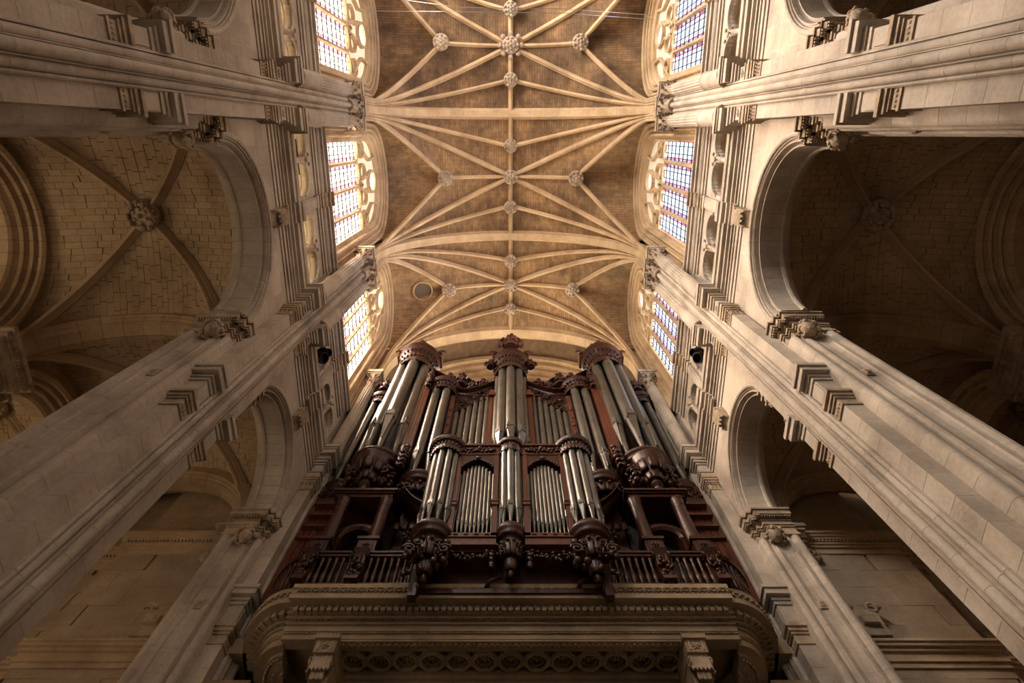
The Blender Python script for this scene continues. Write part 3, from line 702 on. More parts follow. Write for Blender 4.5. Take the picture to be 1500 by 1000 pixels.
def build_nave_vault(key):
    yb, hb = BAYS[key]; t = thing('nave_vault', {'A': 'brown stone rib vault of the nave at the top edge, dark stained webs', 'B': 'golden brown stone rib vault of the nave in the middle, between two cross arches',
        'C': 'stone rib vault of the nave right above the organ, with a round hatch'}[key], 'vault', (0, yb, ZC), group='nave vault bays'); o = (0, 0, ZC)
    xr = 3.15; y0s = hb-.42
    # main barrel web, bounded by the side ribs
    def xedge(y):
        ay = abs(y)
        if ay >= y0s: return 5.6
        return xr+(5.56-xr)*ay/y0s
    mb = MB(o); ny = 22; nx = 28; P = []; UV = []
    for i in range(ny+1):
        y = -hb-.02+(2*hb+.04)*i/ny; xe = xedge(y); te = math.acos(min(1, xe/RW)); row = []; ur = []
        for j in range(nx+1):
            a = te+(PI-2*te)*j/nx; pil = .10*math.sin(PI*min(1, (abs(y)/hb)))*(math.sin(a)**2)
            row.append((RW*math.cos(a), y, ZC+RW*math.sin(a)+pil)); ur.append((RW*a, y)) if False else ur.append((y+.03*math.sin(3*a), RW*a))
        P.append(row); UV.append(ur)
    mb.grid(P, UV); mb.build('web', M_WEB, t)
    Wf = hb-1.1+.60; zcf = 27.75
    for s in (-1, 1):
        mb = MB(o); P = []; UV = []; ny = 20; nx = 10
        for i in range(ny+1):
            y = -y0s+2*y0s*i/ny; xa = xedge(y); za = zv(xa, RW); yy = max(-Wf, min(Wf, y)); zb = zcf+math.sqrt(max(0, Wf*Wf-yy*yy)); zb = max(zb, 24) ; row = []; ur = []
            for j in range(nx+1):
                u = j/nx; x = xa+(6.02-xa)*u; z = za+(zb-za)*u+.22*math.sin(PI*u)*(1-(y/y0s)**2); row.append((s*x, y, z)); ur.append((x, y*1.25))
            P.append(row); UV.append(ur)
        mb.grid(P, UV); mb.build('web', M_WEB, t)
    for s in (-1, 1):
        for q in (-1, 1):
            e = q*(hb)
            rib('diagonal_rib', t, o, s, e-q*.33, .12, q*.05, .24, .24)
            rib('tierceron_rib', t, o, s, e-q*.22, .12, q*(hb*.5), .19, .2)
            rib('side_rib', t, o, s, e-q*.44, xr, 0, .2, .22)
        mb = MB(o); n = 8; t0 = math.acos(xr/RV); pts = [(s*RV*math.cos(t0+(PI/2-.05-t0)*k/n), 0, ZC+RV*math.sin(t0+(PI/2-.05-t0)*k/n)) for k in range(n+1)]
        mb.sweep(pts, [(a*.18, (b-1)*.17) for a, b in RIB]); mb.build('cross_rib', M_RIB, t)
        mb = MB(o); boss(mb, (s*xr, 0, zv(xr)-.10), .37); mb.build('boss', M_CARVE, t)
    mb = MB(o); mb.sweep([(0, -hb, ZC+RV), (0, hb, ZC+RV)], [(a*.22, -b*.2+.17) for a, b in RIB], side=(1, 0, 0)); 
    mb.build('ridge_rib', M_RIB, t)
    for y, r in ((-hb*.5, .34), (0, .40 if key == 'A' else .36), (hb*.5, .34)):
        mb = MB(o); boss(mb, (0, y, ZC+RV-.12), r)
        if key == 'A' and y == 0:
            for k in range(8): a = 2*PI*k/8; mb.ball((.5*math.cos(a), .5*math.sin(a), ZC+RV-.1), (.13, .13, .1))
        mb.build('boss', M_CARVE, t)
    if key == 'C':
        c = (-4.5, .02); z = 30.54
        mb = MB(o); n = Vector((-.37, 0, 1)).normalized(); mb.X = Matrix.Translation((c[0], c[1], z)) @ n.to_track_quat('Z', 'Y').to_matrix().to_4x4()
        mb.lathe([(.44, -.10), (.47, -.13), (.51, -.10), (.53, .0), (.50, .3), (.44, .3)], 28, sm=False, cap=False); mb.mi = 1; mb.lathe([(.0, -.03), (.47, -.03)], 28, cap=False)
        mb.build('round_hatch', [M_RIB, simple('hatch_boards', (.11, .075, .045), .8)], t)
    t.location = (0, yb, ZC)
    return t
for k in 'BCA': build_nave_vault(k)
def transverse(yc, lab, w=.52, R=RV-.04, zc=ZC, zb=23.85, d=.42):
    t = thing('transverse_arch', lab, 'arch', (0, yc, zb), group='nave cross arches'); n = 27; o = (0, 0, zb)
    pr = [(-.5, -.5), (-.5, .45), (-.44, .50), (-.44, .62), (-.36, .70), (-.34, .86), (-.28, 1.0), (.28, 1.0), (.34, .86), (.36, .70), (.44, .62), (.44, .50), (.5, .45), (.5, -.5)]
    for k in range(n):
        a0, a1 = PI*k/n+.0006, PI*(k+1)/n-.0006; mb = MB(o); P = []
        for q in range(3):
            a = a0+(a1-a0)*q/2; P.append([((R+d-b*d)*math.cos(a), u*w, zc+(R+d-b*d)*math.sin(a)) for u, b in pr])
        I = mb.grid(P, closed_u=True, sm=False); mb.face(I[0]); mb.face(I[-1][::-1]); mb.build('voussoir', M_RIB, t)
    for s in (-1, 1):
        mb = MB(o); mb.prism([(s*(R+d-b*d), u*w) for u, b in pr][::s], zb, zc); mb.build('springer', M_RIB, t)
    return t
transverse(PY[1], 'broad pale stone cross arch of the nave vault nearest the top edge')
transverse(PY[2], 'broad pale stone cross arch across the nave vault in the middle of the photo')
transverse(PY[3]+.1, 'broad stone cross arch directly above the organ towers', w=.75)
transverse(-6.95, 'stone cross arch of the nave vault cut by the top edge')
c = thing('ceiling', 'shell of masonry closing the vault above the ribs', None, kind='structure')
mb = MB(); mb.box(-17.6, -7.0, -17, 14, 18.4, 18.6); mb.box(7.0, 17.6, -17, 14, 18.4, 18.6); mb.box(-7, 7, -17, 14, 33, 33.2); mb.box(-6.1, 6.1, -17, -6.9, 31.2, 31.4); mb.build('roof_slab', M_WALL, c)

# west end beyond the organ
w = thing('wall_west', 'stone west wall and receding arches behind the organ', None, kind='structure')
def half_ring(mb, R0, R1, y0, y1, zc, n=32):
    P = []
    for k in range(n+1):
        a = PI*k/n; c_, s_ = math.cos(a), math.sin(a); P.append([(R0*c_, y0, zc+R0*s_), (R0*c_, y1, zc+R0*s_), (R1*c_, y1, zc+R1*s_), (R1*c_, y0, zc+R1*s_)])
    I = mb.grid(P, closed_u=True, sm=False); mb.face(I[0]); mb.face(I[-1][::-1])
mb = MB(); half_ring(mb, RW, 7, 10.4, 12.2, ZC); mb.build('barrel_web', M_WEB, w)
for R, y0, y1, zc in ((5.45, 11.5, 11.75, ZC-.05), (5.2, 11.75, 12.0, ZC-.1), (4.95, 12.0, 12.25, ZC-.15), (4.6, 12.25, 12.5, ZC-.2), (4.35, 12.5, 12.6, ZC-.25)):
    mb = MB(); half_ring(mb, R, R+.5, y0, y1, zc); mb.build('arch_order', M_RIB, w)
mb = MB(); mb.box(-12.6, 12.6, 12.7, 13, FLOOR, 33); mb.box(-7, -4.3, 12.0, 12.8, FLOOR, 26.5); mb.box(4.3, 7, 12, 12.8, FLOOR, 26.5); mb.build('west_masonry', M_WALL, w)
mb = MB()
for s in (-1, 1): mb.box(*sorted((s*5.9, s*6.6)), 10.7, 12.9, FLOOR, 33)
mb.build('return_wall', M_WALL, w)
t = thing('rose_window', 'rose window glimpsed over the organ between its towers', 'window', (0, 12.62, 26.2))
mb = MB((0, 12.62, 26.2)); mb.lathe([(0, 12.62), (3.4, 12.62)], 36, cap=False); mb.v = [(x, 0, y) for x, y, z in [(a, b, 0) for a, b, c_ in [(v[0], v[1]+12.62, 0) for v in mb.v]]]
mb.build('rose_glass', simple('rose_glass', (.5, .5, .5), .4, 0, (1, .88, .72), 12), t)
for k in range(16):
    a = 2*PI*k/16; mb = MB(); mb.tube([(math.cos(a)*.9, -.06, math.sin(a)*.9), (math.cos(a)*3.4, -.06, math.sin(a)*3.4)], .07); mb.build('spoke', M_RIB, t)
    mb = MB(); a += PI/16; mb.tube([(math.cos(a)*2.9+.42*math.cos(b), -.06, math.sin(a)*2.9+.42*math.sin(b)) for b in [2*PI*q/12 for q in range(13)]], .06); mb.build('tracery_ring', M_RIB, t)
mb = MB(); mb.tube([(3.4*math.cos(b), -.06, 3.4*math.sin(b)) for b in [2*PI*q/40 for q in range(41)]], .14, 8); mb.build('rim', M_RIB, t)

# floor and far closure
f = MB(); f.box(-19, 19, -17, 14, FLOOR-.2, FLOOR); fo = f.build('floor', M_FLOOR, kind='structure', label='grey stone floor below')
for s, nm in ((1, 'wall_aisle_right'), (-1, 'wall_aisle_left')):
    mb = MB(); mb.box(*sorted((s*17.2, s*17.6)), -17, 14, FLOOR, 18.6); o = mb.build(nm, M_AWALL, kind='structure', label='outer aisle wall of stone blocks on the '+('right' if s > 0 else 'left'))
mb = MB(); mb.box(-17.6, 17.6, -17.4, -17, FLOOR, 33); mb.build('wall_east', M_WALL, kind='structure', label='stone closing far behind the camera')

# ---------------------------------------------------------------- aisles
AX0, AX1 = 6.95, 12.25; AXC, AHX = (AX0+AX1)/2, (AX1-AX0)/2; AH, ADOME = 2.55, .55
def groin(x, y, hx, hy, xc=0):
    a, b = abs((x-xc)/hx), abs(y/hy); m = min(a, b); M = max(a, b); m = min(m, 1)
    return ZS+AH*math.sqrt(max(0, 1-m*m))+ADOME*(1-min(1, M)**2)
def build_aisle_vault(hb, R, single=True, x0=AX0, x1=AX1):
    xc, hx = (x0+x1)/2, (x1-x0)/2; hy = hb; o = (xc, 0, ZS); t = thing('aisle_vault', '', 'vault', (xc, 0, ZS)); rnd = random.Random(5)
    stones = []
    for axis in (0, 1):
        H1, H2 = (hx, hy) if axis == 0 else (hy, hx)      # stones lie along axis 1 of length H1, courses over H2
        for s in (-1, 1):
            nb = 27; th = [PI/2*k/nb for k in range(nb+1)]; bs = [-math.cos(q) for q in th]+[math.cos(q) for q in reversed(th)][1:]
            for k in range(len(bs)-1):
                b0, b1 = bs[k], bs[k+1]; st0, st1 = abs(b0), abs(b1); lo = min(st0, st1)
                cuts = [1.0]; u = 1.0-(rnd.uniform(.04, .13))
                L = rnd.uniform(.19, .27)
                while u > lo+.08: cuts.append(u); u -= rnd.uniform(.09, .19)
                cuts.append(None)
                for c0, c1 in zip(cuts[:-1], cuts[1:]):
                    e0, e1 = (c1, c1) if c1 is not None else (st0, st1)
                    q = [(c0, b0), (max(e0, st0), b0), (max(e1, st1), b1), (c0, b1)]
                    if c0 < max(st0, st1)-1e-3: q = [(max(c0, st0), b0), (max(e0, st0), b0), (max(e1, st1), b1), (max(c0, st1), b1)]
                    stones.append([((s*a*H1, b*H2) if axis == 0 else (b*H2, s*a*H1)) for a, b in q])
    big = MB(o)
    webs = []
    for i, q in enumerate(stones):
        cx_ = sum(p[0] for p in q)/4; cy_ = sum(p[1] for p in q)/4; dz = rnd.uniform(-.012, .012)
        mb = MB(o) if single and i < 300 else big
        pts = []
        for x, y in q:
            d = math.hypot(x-cx_, y-cy_) or 1; f = max(0, 1-.008/d); pts.append((cx_+(x-cx_)*f, cy_+(y-cy_)*f))
        lo = [mb.pt((xc+x, y, groin(x, y, hx, hy)+dz)) for x, y in pts]; hi = [mb.pt((xc+x, y, groin(x, y, hx, hy)+.12)) for x, y in pts]
        ar = sum(pts[k][0]*pts[(k+1) % 4][1]-pts[(k+1) % 4][0]*pts[k][1] for k in range(4))
        if ar < 0: lo.reverse(); hi.reverse()
        mb.face(lo[::-1]); mb.face(hi)
        for k in range(4): j = (k+1) % 4; mb.face((lo[k], lo[j], hi[j], hi[k]))
        if mb is not big: mb.build('stone', M_AISLE, t)
    if big.f: big.build('web_stones', M_AISLE, t, kind='stuff')
    mb = MB(o); N = 20      # dark mortar bed behind the stones
    P = [[(xc+hx*(-1+2*i/N), hy*(-1+2*j/N), groin(hx*(-1+2*i/N), hy*(-1+2*j/N), hx, hy)+.035) for j in range(N+1)] for i in range(N+1)]
    mb.grid(P); mb.build('mortar_bed', M_WOOD if False else M_JOINT, t)
    for sx in (-1, 1):
        for sy in (-1, 1):
            mb = MB(o); pts = []
            for k in range(15):
                u = 1-.0-(1-.03)*k/14; pts.append((xc+sx*hx*u*.985, sy*hy*u*.985, groin(hx*u, hy*u, hx, hy)+.0))
            pts[0] = (pts[0][0], pts[0][1], ZS-.1)
            mb.sweep(pts, [(a*.26, b*.30-.06) for a, b in RIB]); mb.build('diagonal_rib', M_AISLE, t)
    mb = MB(o); zc = ZS+AH+ADOME-.22; boss(mb, (xc, 0, zc), .42); lumps(mb, 16, lambda i: (xc+.3*math.cos(i), .3*math.sin(i), zc-.2+.02*(i % 3)), .05, .1); mb.build('boss', M_CARVE, t)
    return t
M_JOINT = simple('old_mortar', (.05, .033, .02), .95)
AVL = {('L', 'B'): 'golden stone rib vault of the left aisle with a carved boss at its crossing', ('R', 'B'): 'nearly black stone rib vault of the right aisle with a hanging boss',
       ('L', 'C'): 'warm-lit stone rib vault of the left aisle seen through the arch beside the organ', ('R', 'C'): 'dim stone rib vault of the right aisle seen through the arch beside the organ',
       ('L', 'A'): 'stone rib vault of the left aisle cut by the top edge', ('R', 'A'): 'dark stone rib vault of the right aisle cut by the top edge'}
pro = {}
def put(proto, sd, x, y, z, lab, group):
    s = 1 if sd == 'R' else -1
    return dup(proto, (s*x, y, z), 0 if s == 1 else PI, lab, group)
vb = build_aisle_vault(2.95, 0); vb.location = (AXC, 2.0, ZS); vb['label'] = AVL[('R', 'B')]; vb['group'] = 'inner aisle vaults'
vc = build_aisle_vault(2.58, 0, False); vc.location = (AXC, 7.52, ZS); vc['label'] = AVL[('R', 'C')]; vc['group'] = 'inner aisle vaults'
va = build_aisle_vault(3.0, 0, False); va.location = (AXC, -3.95, ZS); va['label'] = AVL[('R', 'A')]; va['group'] = 'inner aisle vaults'
index_children()
put(vb, 'L', AXC, 2.0, ZS, AVL[('L', 'B')], 'inner aisle vaults'); put(vc, 'L', AXC, 7.52, ZS, AVL[('L', 'C')], 'inner aisle vaults'); put(va, 'L', AXC, -3.95, ZS, AVL[('L', 'A')], 'inner aisle vaults')
# outer aisle vaults
X2 = (12.9+17.2)/2
ob = build_aisle_vault(2.95, 0, False, 12.9, 17.2); ob.location = (X2, 2.0, ZS); ob['label'] = 'dark vault of the outermost right aisle at the right edge'; ob['group'] = 'outer aisle vaults'
oc = build_aisle_vault(2.58, 0, False, 12.9, 17.2); oc.location = (X2, 7.52, ZS); oc['label'] = 'dark outer right aisle vault nearer the organ'; oc['group'] = 'outer aisle vaults'
index_children()
put(ob, 'L', X2, 2.0, ZS, 'lit stone vault of the outermost left aisle at the left edge', 'outer aisle vaults'); put(oc, 'L', X2, 7.52, ZS, 'warm-lit outer left aisle vault with small boss nearer the organ', 'outer aisle vaults')
# transverse arches over the aisle and the outer arcade
def build_aisle_arch(x0=AX0, x1=AX1):
    xc, R = (x0+x1)/2, (x1-x0)/2-.15; o = (xc, 0, ZS); t = thing('aisle_arch', '', 'arch', (xc, 0, ZS)); n = 15; H = AH/ (R)
    pr = [(-.36, -.3), (-.36, .02), (-.31, .05), (-.28, .11), (-.22, .12), (-.20, .18), (-.15, .24), (.15, .24), (.20, .18), (.22, .12), (.28, .11), (.31, .05), (.36, .02), (.36, -.3)]
    for k in range(n):
        a0, a1 = PI*k/n+.002, PI*(k+1)/n-.002; mb = MB(o); P = []
        for q in range(3):
            a = a0+(a1-a0)*q/2; P.append([(xc+(R+.02-b)*math.cos(a), u, ZS+(AH-b)*math.sin(a)) for u, b in pr])
        I = mb.grid(P, closed_u=True, sm=False); mb.face(I[0]); mb.face(I[-1][::-1]); mb.build('voussoir', M_AISLE, t)
    return t
ar = build_aisle_arch(); index_children(); first = True
AAL = {('R', 2): 'moulded cross arch of the dark right aisle behind the bright pier', ('L', 2): 'moulded golden cross arch of the left aisle behind the shaded pier',
       ('R', 1): 'dark aisle cross arch behind the upper right pier', ('L', 1): 'aisle cross arch behind the upper left pier',
       ('R', 3): 'aisle wall arch beside the organ on the right', ('L', 3): 'aisle wall arch beside the organ on the left'}
for (sd, i), lb in AAL.items():
    y = PY[i] if i < 3 else 9.75
    if first: ar.location = (AXC, y, ZS); ar['label'] = lb; ar['group'] = 'aisle cross arches'; first = False
    else: put(ar, sd, AXC, y, ZS, lb, 'aisle cross arches')
def build_outer_arcade(hb, R):
    t = thing('outer_arcade_arch', '', 'arch', (12.25, 0, ZS)); o = (12.25, 0, ZS); R = hb-.5; n = 19
    pr = [(12.9, R+.1), (12.0, R+.1), (11.95, R+.02), (12.0, R-.06), (12.06, R-.08), (12.1, R-.02), (12.14, R-.08), (12.12, R-.18), (12.18, R-.22), (12.24, R-.16), (12.28, R-.22), (12.26, R-.32), (12.32, R-.36), (12.38, R-.30), (12.42, R-.36), (12.44, R-.44), (12.5, R-.5), (12.85, R-.5), (12.9, R-.42)]
    for k in range(n):
        mb = MB(o); ring_piece(mb, pr, ZS, PI*k/n+.002, PI*(k+1)/n-.002, 3); mb.build('voussoir', M_AISLE, t)
    mb = MB(o); N = 24; ys = [-hb]+[-R*math.cos(PI*k/N) for k in range(N+1)]+[hb]
    for a, b in zip(ys[:-1], ys[1:]):
        za = ZS+math.sqrt(max(0, R*R-a*a)) if abs(a) < R else ZS; zb = ZS+math.sqrt(max(0, R*R-b*b)) if abs(b) < R else ZS
        i = [mb.pt(p) for p in ((12.22, a, za), (12.22, b, zb), (12.22, b, 17), (12.22, a, 17), (12.85, a, za), (12.85, b, zb), (12.85, b, 17), (12.85, a, 17))]
        mb.face((i[0], i[3], i[2], i[1])); mb.face((i[4], i[5], i[6], i[7])); mb.face((i[0], i[1], i[5], i[4]))
    mb.build('spandrel', M_AISLE, t)
    return t
OAL = {('L', 'B'): 'thickly moulded arch between the two left aisles at the left edge', ('R', 'B'): 'thickly moulded arch between the two dark right aisles at the right edge',
       ('L', 'C'): 'moulded arch between the left aisles seen below the shaded pier capital', ('R', 'C'): 'dark moulded arch between the right aisles behind the bright pier',
       ('L', 'A'): 'outer left aisle arch at the upper edge', ('R', 'A'): 'outer right aisle arch at the upper edge'}
place_bays(build_outer_arcade, 'BAC', OAL, (12.25, ZS), 'outer aisle arches')
def build_outer_pier():
    o = (12.4, 0, FLOOR); t = thing('aisle_pier', '', 'pier', (12.4, 0, FLOOR)); mb = MB(o)
    mb.box(11.75, 13.0, -.5, .5, FLOOR, 12.5); mb.build('pier_block', M_AISLE, t)
    for x, y in ((11.7, 0), (13.05, 0), (12.4, -.6), (12.4, .6)):
        mb = MB(o); mb.lathe([(.2, FLOOR), (.2, 12.5)], 14, (x, y), cap=False); mb.build('half_column', M_AISLE, t)
    mb = MB(o)
    for p, z0, z1 in ((.03, 12.5, 12.58), (0, 12.58, 12.85), (.06, 12.85, 12.95), (.12, 12.95, 13.15), (.18, 13.15, 13.3), (.24, 13.3, 13.42)): mb.box(11.5-p, 13.2+p, -.55-p, .55+p, z0, z1); mb.box(12.1-p, 12.7+p, -.8-p, .8+p, z0, z1)
    for k in range(16): mb.box(11.27, 11.31, -.6+k*.08, -.56+k*.08, 13.16, 13.24)
    lumps(mb, 26, lambda i: (11.45+random.uniform(0, .2), -.5+i*.04, 12.7+random.uniform(-.1, .1)), .04, .08)
    mb.build('capital', M_CARVE, t); return t
op = build_outer_pier(); op.location = (12.4, PY[2], FLOOR); op['label'] = 'dark aisle pier capital at the right edge, behind the bright pier'; op['group'] = 'aisle piers'; index_children()
put(op, 'L', 12.4, PY[2], FLOOR, 'aisle pier with a dark square capital at the left edge', 'aisle piers')
for i, a_ in ((1, 'upper'), (3, 'lower')):
    for sd, b_ in (('L', 'left'), ('R', 'right')): put(op, sd, 12.4, PY[i], FLOOR, 'aisle pier standing behind the %s %s nave pier' % (a_, b_), 'aisle piers')
# aisle west walls
for sd, s in (('R', 1), ('L', -1)):
    w = thing('wall_aisle_west_'+('right' if s > 0 else 'left'), ('dark' if s > 0 else 'pale')+' block wall with cornices closing the aisle beside the organ', None, kind='structure')
    def bx(mb, x0, x1, y0, y1, z0, z1): mb.box(*sorted((s*x0, s*x1)), y0, y1, z0, z1)
    mb = MB(); bx(mb, 6.9, 12.9, 10.35, 10.8, FLOOR, 18.5); bx(mb, 12.9, 17.3, 10.0, 10.8, FLOOR, 18.5); mb.build('recessed_wall', M_AWALL, w)
    # projecting block wall, each block its own
    zz = FLOOR; row = 0; mbk = MB(); bx(mbk, 6.9, 9.75, 9.93, 10.4, FLOOR, 13.0); bx(mbk, 6.9, 9.75, 10.1, 10.4, 13, 17); mbk.build('wall_bed', M_AWALL, w)
    rnd = random.Random(11)
    def courses(x0, x1, y, z0, z1, h, wd, skip=()):
        z = z0; r = 0
        while z < z1-.05:
            x = x0-(wd*.5 if r % 2 else 0)
            while x < x1-.02:
                a, b = max(x, x0), min(x+wd, x1)
                if b-a > .015:
                    m = MB(); dy = rnd.uniform(-.006, .006); bx(m, a+.004, b-.004, y+dy, y+.1, z+.004, min(z+h, z1)-.004); m.build('stone', M_AWS, w)
                x += wd*rnd.uniform(.9, 1.1)
            z += h; r += 1
    M_AWS = M_AISLE2 if 'M_AISLE2' in globals() else stone('aisle_block', (.40, .31, .22), (.27, .20, .14), (.52, .42, .32), scale=.8); globals()['M_AISLE2'] = M_AWS
    courses(6.9, 9.75, 9.86, 3.5, 9.3, .62, .95); courses(6.9, 9.75, 9.86, 9.85, 12.75, .58, .95)
    courses(9.75, 11.9, 10.28, 3.5, 12.7, .6, 1.0)
    for x0, x1, y, z0 in ((6.9, 9.75, 9.86, 12.75), (9.75, 12.2, 10.28, 12.7)):
        mb = MB()
        for p, a, b in ((.03, 0, .06), (.0, .06, .22), (.05, .22, .30), (.09, .30, .36), (.03, .36, .44), (.13, .44, .52), (.17, .52, .6), (.21, .6, .68)): bx(mb, x0, x1+p, y-p, y+.2, z0+a, z0+b)
        xx = x0
        while xx < x1: bx(mb, xx, xx+.045, y-.12, y, z0+.37, z0+.44); xx += .09
        mb.build('cornice', M_AISLE, w)
    for x0, x1, y, z0 in ((6.9, 9.75, 9.86, 9.3), (9.75, 12.2, 10.28, 9.25)):
        mb = MB()
        for p, a, b in ((.04, 0, .12), (.08, .12, .2), (.06, .2, .34), (.12, .34, .42), (.18, .42, .5), (.22, .5, .56)): bx(mb, x0, x1+p, y-p, y+.2, z0+a, z0+b)
        mb.build('string_course', M_AISLE, w)
    mb = MB(); bx(mb, 7.15, 7.75, 9.6, 9.9, 9.9, 10.6); bx(mb, 7.3, 7.6, 9.5, 9.9, 10.15, 10.35)
    for q in (7.15, 7.75): scroll(mb, (s*q, 9.62, 10.65), (1, 0, 0), (0, 0, 1), .16, 1.4, .05)
    mb.build('scrolled_bracket', M_CARVE, w)
# ---------------------------------------------------------------- organ tribune
def strip(mb, path, y_of, prof, closed=False):
    pass
def tribune_path(off):           # plan line of the entablature, set back by off: straight front, corner, curved flanks
    P = [(-4.2, 8.4+off), (4.2, 8.4+off)]
    return P
def flank(off, s, n=12):         # quarter sweep from the front corner back to the pier
    return [(s*(4.22+(1.12-off)*math.sin(PI/2*k/n)), 10.0-(1.50-off)*math.cos(PI/2*k/n)) for k in range(n+1)]
def gallery_plan(off, depth=None):
    out = [(x, y) for x, y in flank(off, -1)][::-1]+[(-4.26, 8.4+off), (4.26, 8.4+off)]+flank(off, 1)
    if depth is None: return out+[(5.34-off, 12), (-5.34+off, 12)]
    inn = [(x, y) for x, y in flank(off+depth, -1)][::-1]+flank(off+depth, 1)
    return out+inn[::-1]
tr = thing('organ_tribune', 'carved pale stone gallery entablature carrying the organ, curved at both ends', 'gallery', (0, 9, FLOOR))
OT = (0, 9, FLOOR)
LAY = [(0.0, 9.86, 9.97), (.03, 9.74, 9.86), (.05, 9.70, 9.74), (.0, 9.58, 9.70), (.20, 9.52, 9.58), (.24, 9.44, 9.52), (.29, 9.38, 9.44), (.36, 9.30, 9.38), (.40, 9.17, 9.30), (.42, 9.14, 9.17), (.45, 9.02, 9.14)]
NMS = ['top_fillet', 'carved_cyma', 'bead', 'corona', 'soffit_step', 'egg_moulding_bed', 'dentil_bed', 'leaf_moulding', 'upper_fascia', 'astragal', 'lower_fascia']
for (off, z0, z1), nm in zip(LAY, NMS):
    mb = MB(OT); mb.prism(gallery_plan(off, None if z0 > 9.25 else .14), z0, z1)
    if off < .1:
        for s in (-1, 1): mb.box(*sorted((s*5.25, s*5.6)), 9.75, 10.6, z0, z1)
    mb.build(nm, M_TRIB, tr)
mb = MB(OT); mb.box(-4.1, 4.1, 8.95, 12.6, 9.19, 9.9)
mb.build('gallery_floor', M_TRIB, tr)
def along_flank(off, s, step):
    F = flank(off, s, 40); acc = 0; out = []
    for a, b in zip(F[:-1], F[1:]):
        d = math.hypot(b[0]-a[0], b[1]-a[1]); acc += d
        if acc >= step: acc = 0; n = Vector((b[1]-a[1], -(b[0]-a[0]), 0)).normalized(); n = n if n.x*s > 0 else -n; out.append((b[0], b[1], n))
    return out
mb = MB(OT); x = -4.15                      # zigzag leaf carving on the cyma
while x < 4.2:
    mb.tube([(x, 8.415, 9.76), (x+.09, 8.4, 9.84), (x+.18, 8.415, 9.76)], .018, 4); mb.ball((x+.09, 8.41, 9.78), (.03, .02, .03), 6, 4); x += .18
for s in (-1, 1):
    for px, py, n in along_flank(.02, s, .1): mb.ball((px+n.x*.02, py+n.y*.02, 9.8), (.035, .035, .045), 6, 4)
mb.build('carved_leaf_row', M_TRIB, tr, kind='stuff')
eg = MB(); eg.ball((0, 0, 0), (.045, .045, .055), 8, 6); eg.tube([(-.07, 0, .05), (-.065, -.01, -.02), (-.05, -.015, -.06)], .012, 4); eg.tube([(.07, 0, .05), (.065, -.01, -.02), (.05, -.015, -.06)], .012, 4); me_e = eg.mesh('egg_ornament', M_TRIB)
dn = MB(); dn.box(-.042, .042, -.13, .05, -.045, .045); me_d = dn.mesh('dentil', M_TRIB)
lf = MB(); leaf(lf, (0, 0, .04), (0, -1, 0), (0, 0, -1), .09, .085, .4); me_l = lf.mesh('leaf_ornament', M_TRIB)
def row(me, nm, y, z, step, x1=4.1):
    n = int(2*x1/step); 
    for k in range(n+1): link(nm, me, tr, (-x1+k*2*x1/n, y-9, z-FLOOR))
row(me_e, 'egg_ornament', 8.6, 9.545, .155); row(me_d, 'dentil', 8.68, 9.47, .128); row(me_l, 'leaf_ornament', 8.735, 9.40, .1)
for s in (-1, 1):
    for off, z, me, nm, st in ((.19, 9.545, me_e, 'egg_ornament', .14), (.27, 9.47, me_d, 'dentil', .12), (.33, 9.40, me_l, 'leaf_ornament', .12)):
        for px, py, n in along_flank(off, s, st): link(nm, me, tr, (px, py-9, z-FLOOR), rotz=math.atan2(n.y, n.x)+PI/2)
mb = MB(OT); x = -4.15
while x < 4.16: mb.ball((x, 8.82, 9.155), (.018, .02, .016), 5, 4); x += .05
mb.build('bead_row', M_TRIB, tr, kind='stuff')
# soffit: carved band, thirteen octagonal coffers with rosettes, lower mouldings
mb = MB(OT); mb.box(-3.15, 3.15, 8.86, 9.05, 8.98, 9.05)
mb.build('soffit_rail', M_TRIB, tr)
mb = MB(OT); x = -3.1; k = 0
while x < 3.12: mb.ball((x, 8.93+.03*(k % 2), 8.97), (.045, .035, .03), 6, 4, Matrix.Rotation((.7 if k % 2 else -.7), 3, 'Z')); x += .055; k += 1
mb.build('laurel_band', M_TRIB, tr, kind='stuff')
SPX = .492
for k in range(-6, 7):
    cx_, cy_ = k*SPX, 9.36; mb = MB(OT); o8 = lambda r: [(cx_+r*math.cos(PI/8+PI/4*i), cy_+r*math.sin(PI/8+PI/4*i)) for i in range(8)]
    sq = []
    for i in range(8):
        a = PI/8+PI/4*i; c_, s_ = math.cos(a), math.sin(a); m = .246/max(abs(c_), abs(s_)); sq.append((cx_+m*c_, cy_+m*s_))
    for A, B, z in ((sq, o8(.222), 9.0), (o8(.222), o8(.195), 8.96), (o8(.165), o8(.145), 9.05)):
        for i in range(8):
            j = (i+1) % 8; q = [A[i], A[j], B[j], B[i]]
            lo = [mb.pt((a, b, z)) for a, b in q]; hi = [mb.pt((a, b, 9.2)) for a, b in q]
            mb.face(lo); mb.face(hi[::-1])
            for u in range(4): v = (u+1) % 4; mb.face((lo[u], hi[u], hi[v], lo[v]))
    p = mb.build('octagonal_coffer', M_TRIB, tr)
    mb = MB((0, 0, 0)); rosette(mb, (cx_, cy_-9, 9.14-FLOOR), (0, 0, -1), .16, 8); mb.build('rosette', M_CARVE, p)
mb = MB(OT)
for y0, y1, z in ((9.05, 9.12, 9.0), (9.60, 9.66, 8.98), (9.66, 9.74, 8.9), (9.74, 9.85, 8.82), (9.85, 10.3, 8.74)): mb.box(-3.2, 3.2, y0, y1, z, 9.1)
mb.box(-5.7, 5.7, 10.2, 10.6, FLOOR, 9.1)
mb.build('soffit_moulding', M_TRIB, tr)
mb = MB(OT); x = -3.1; k = 0
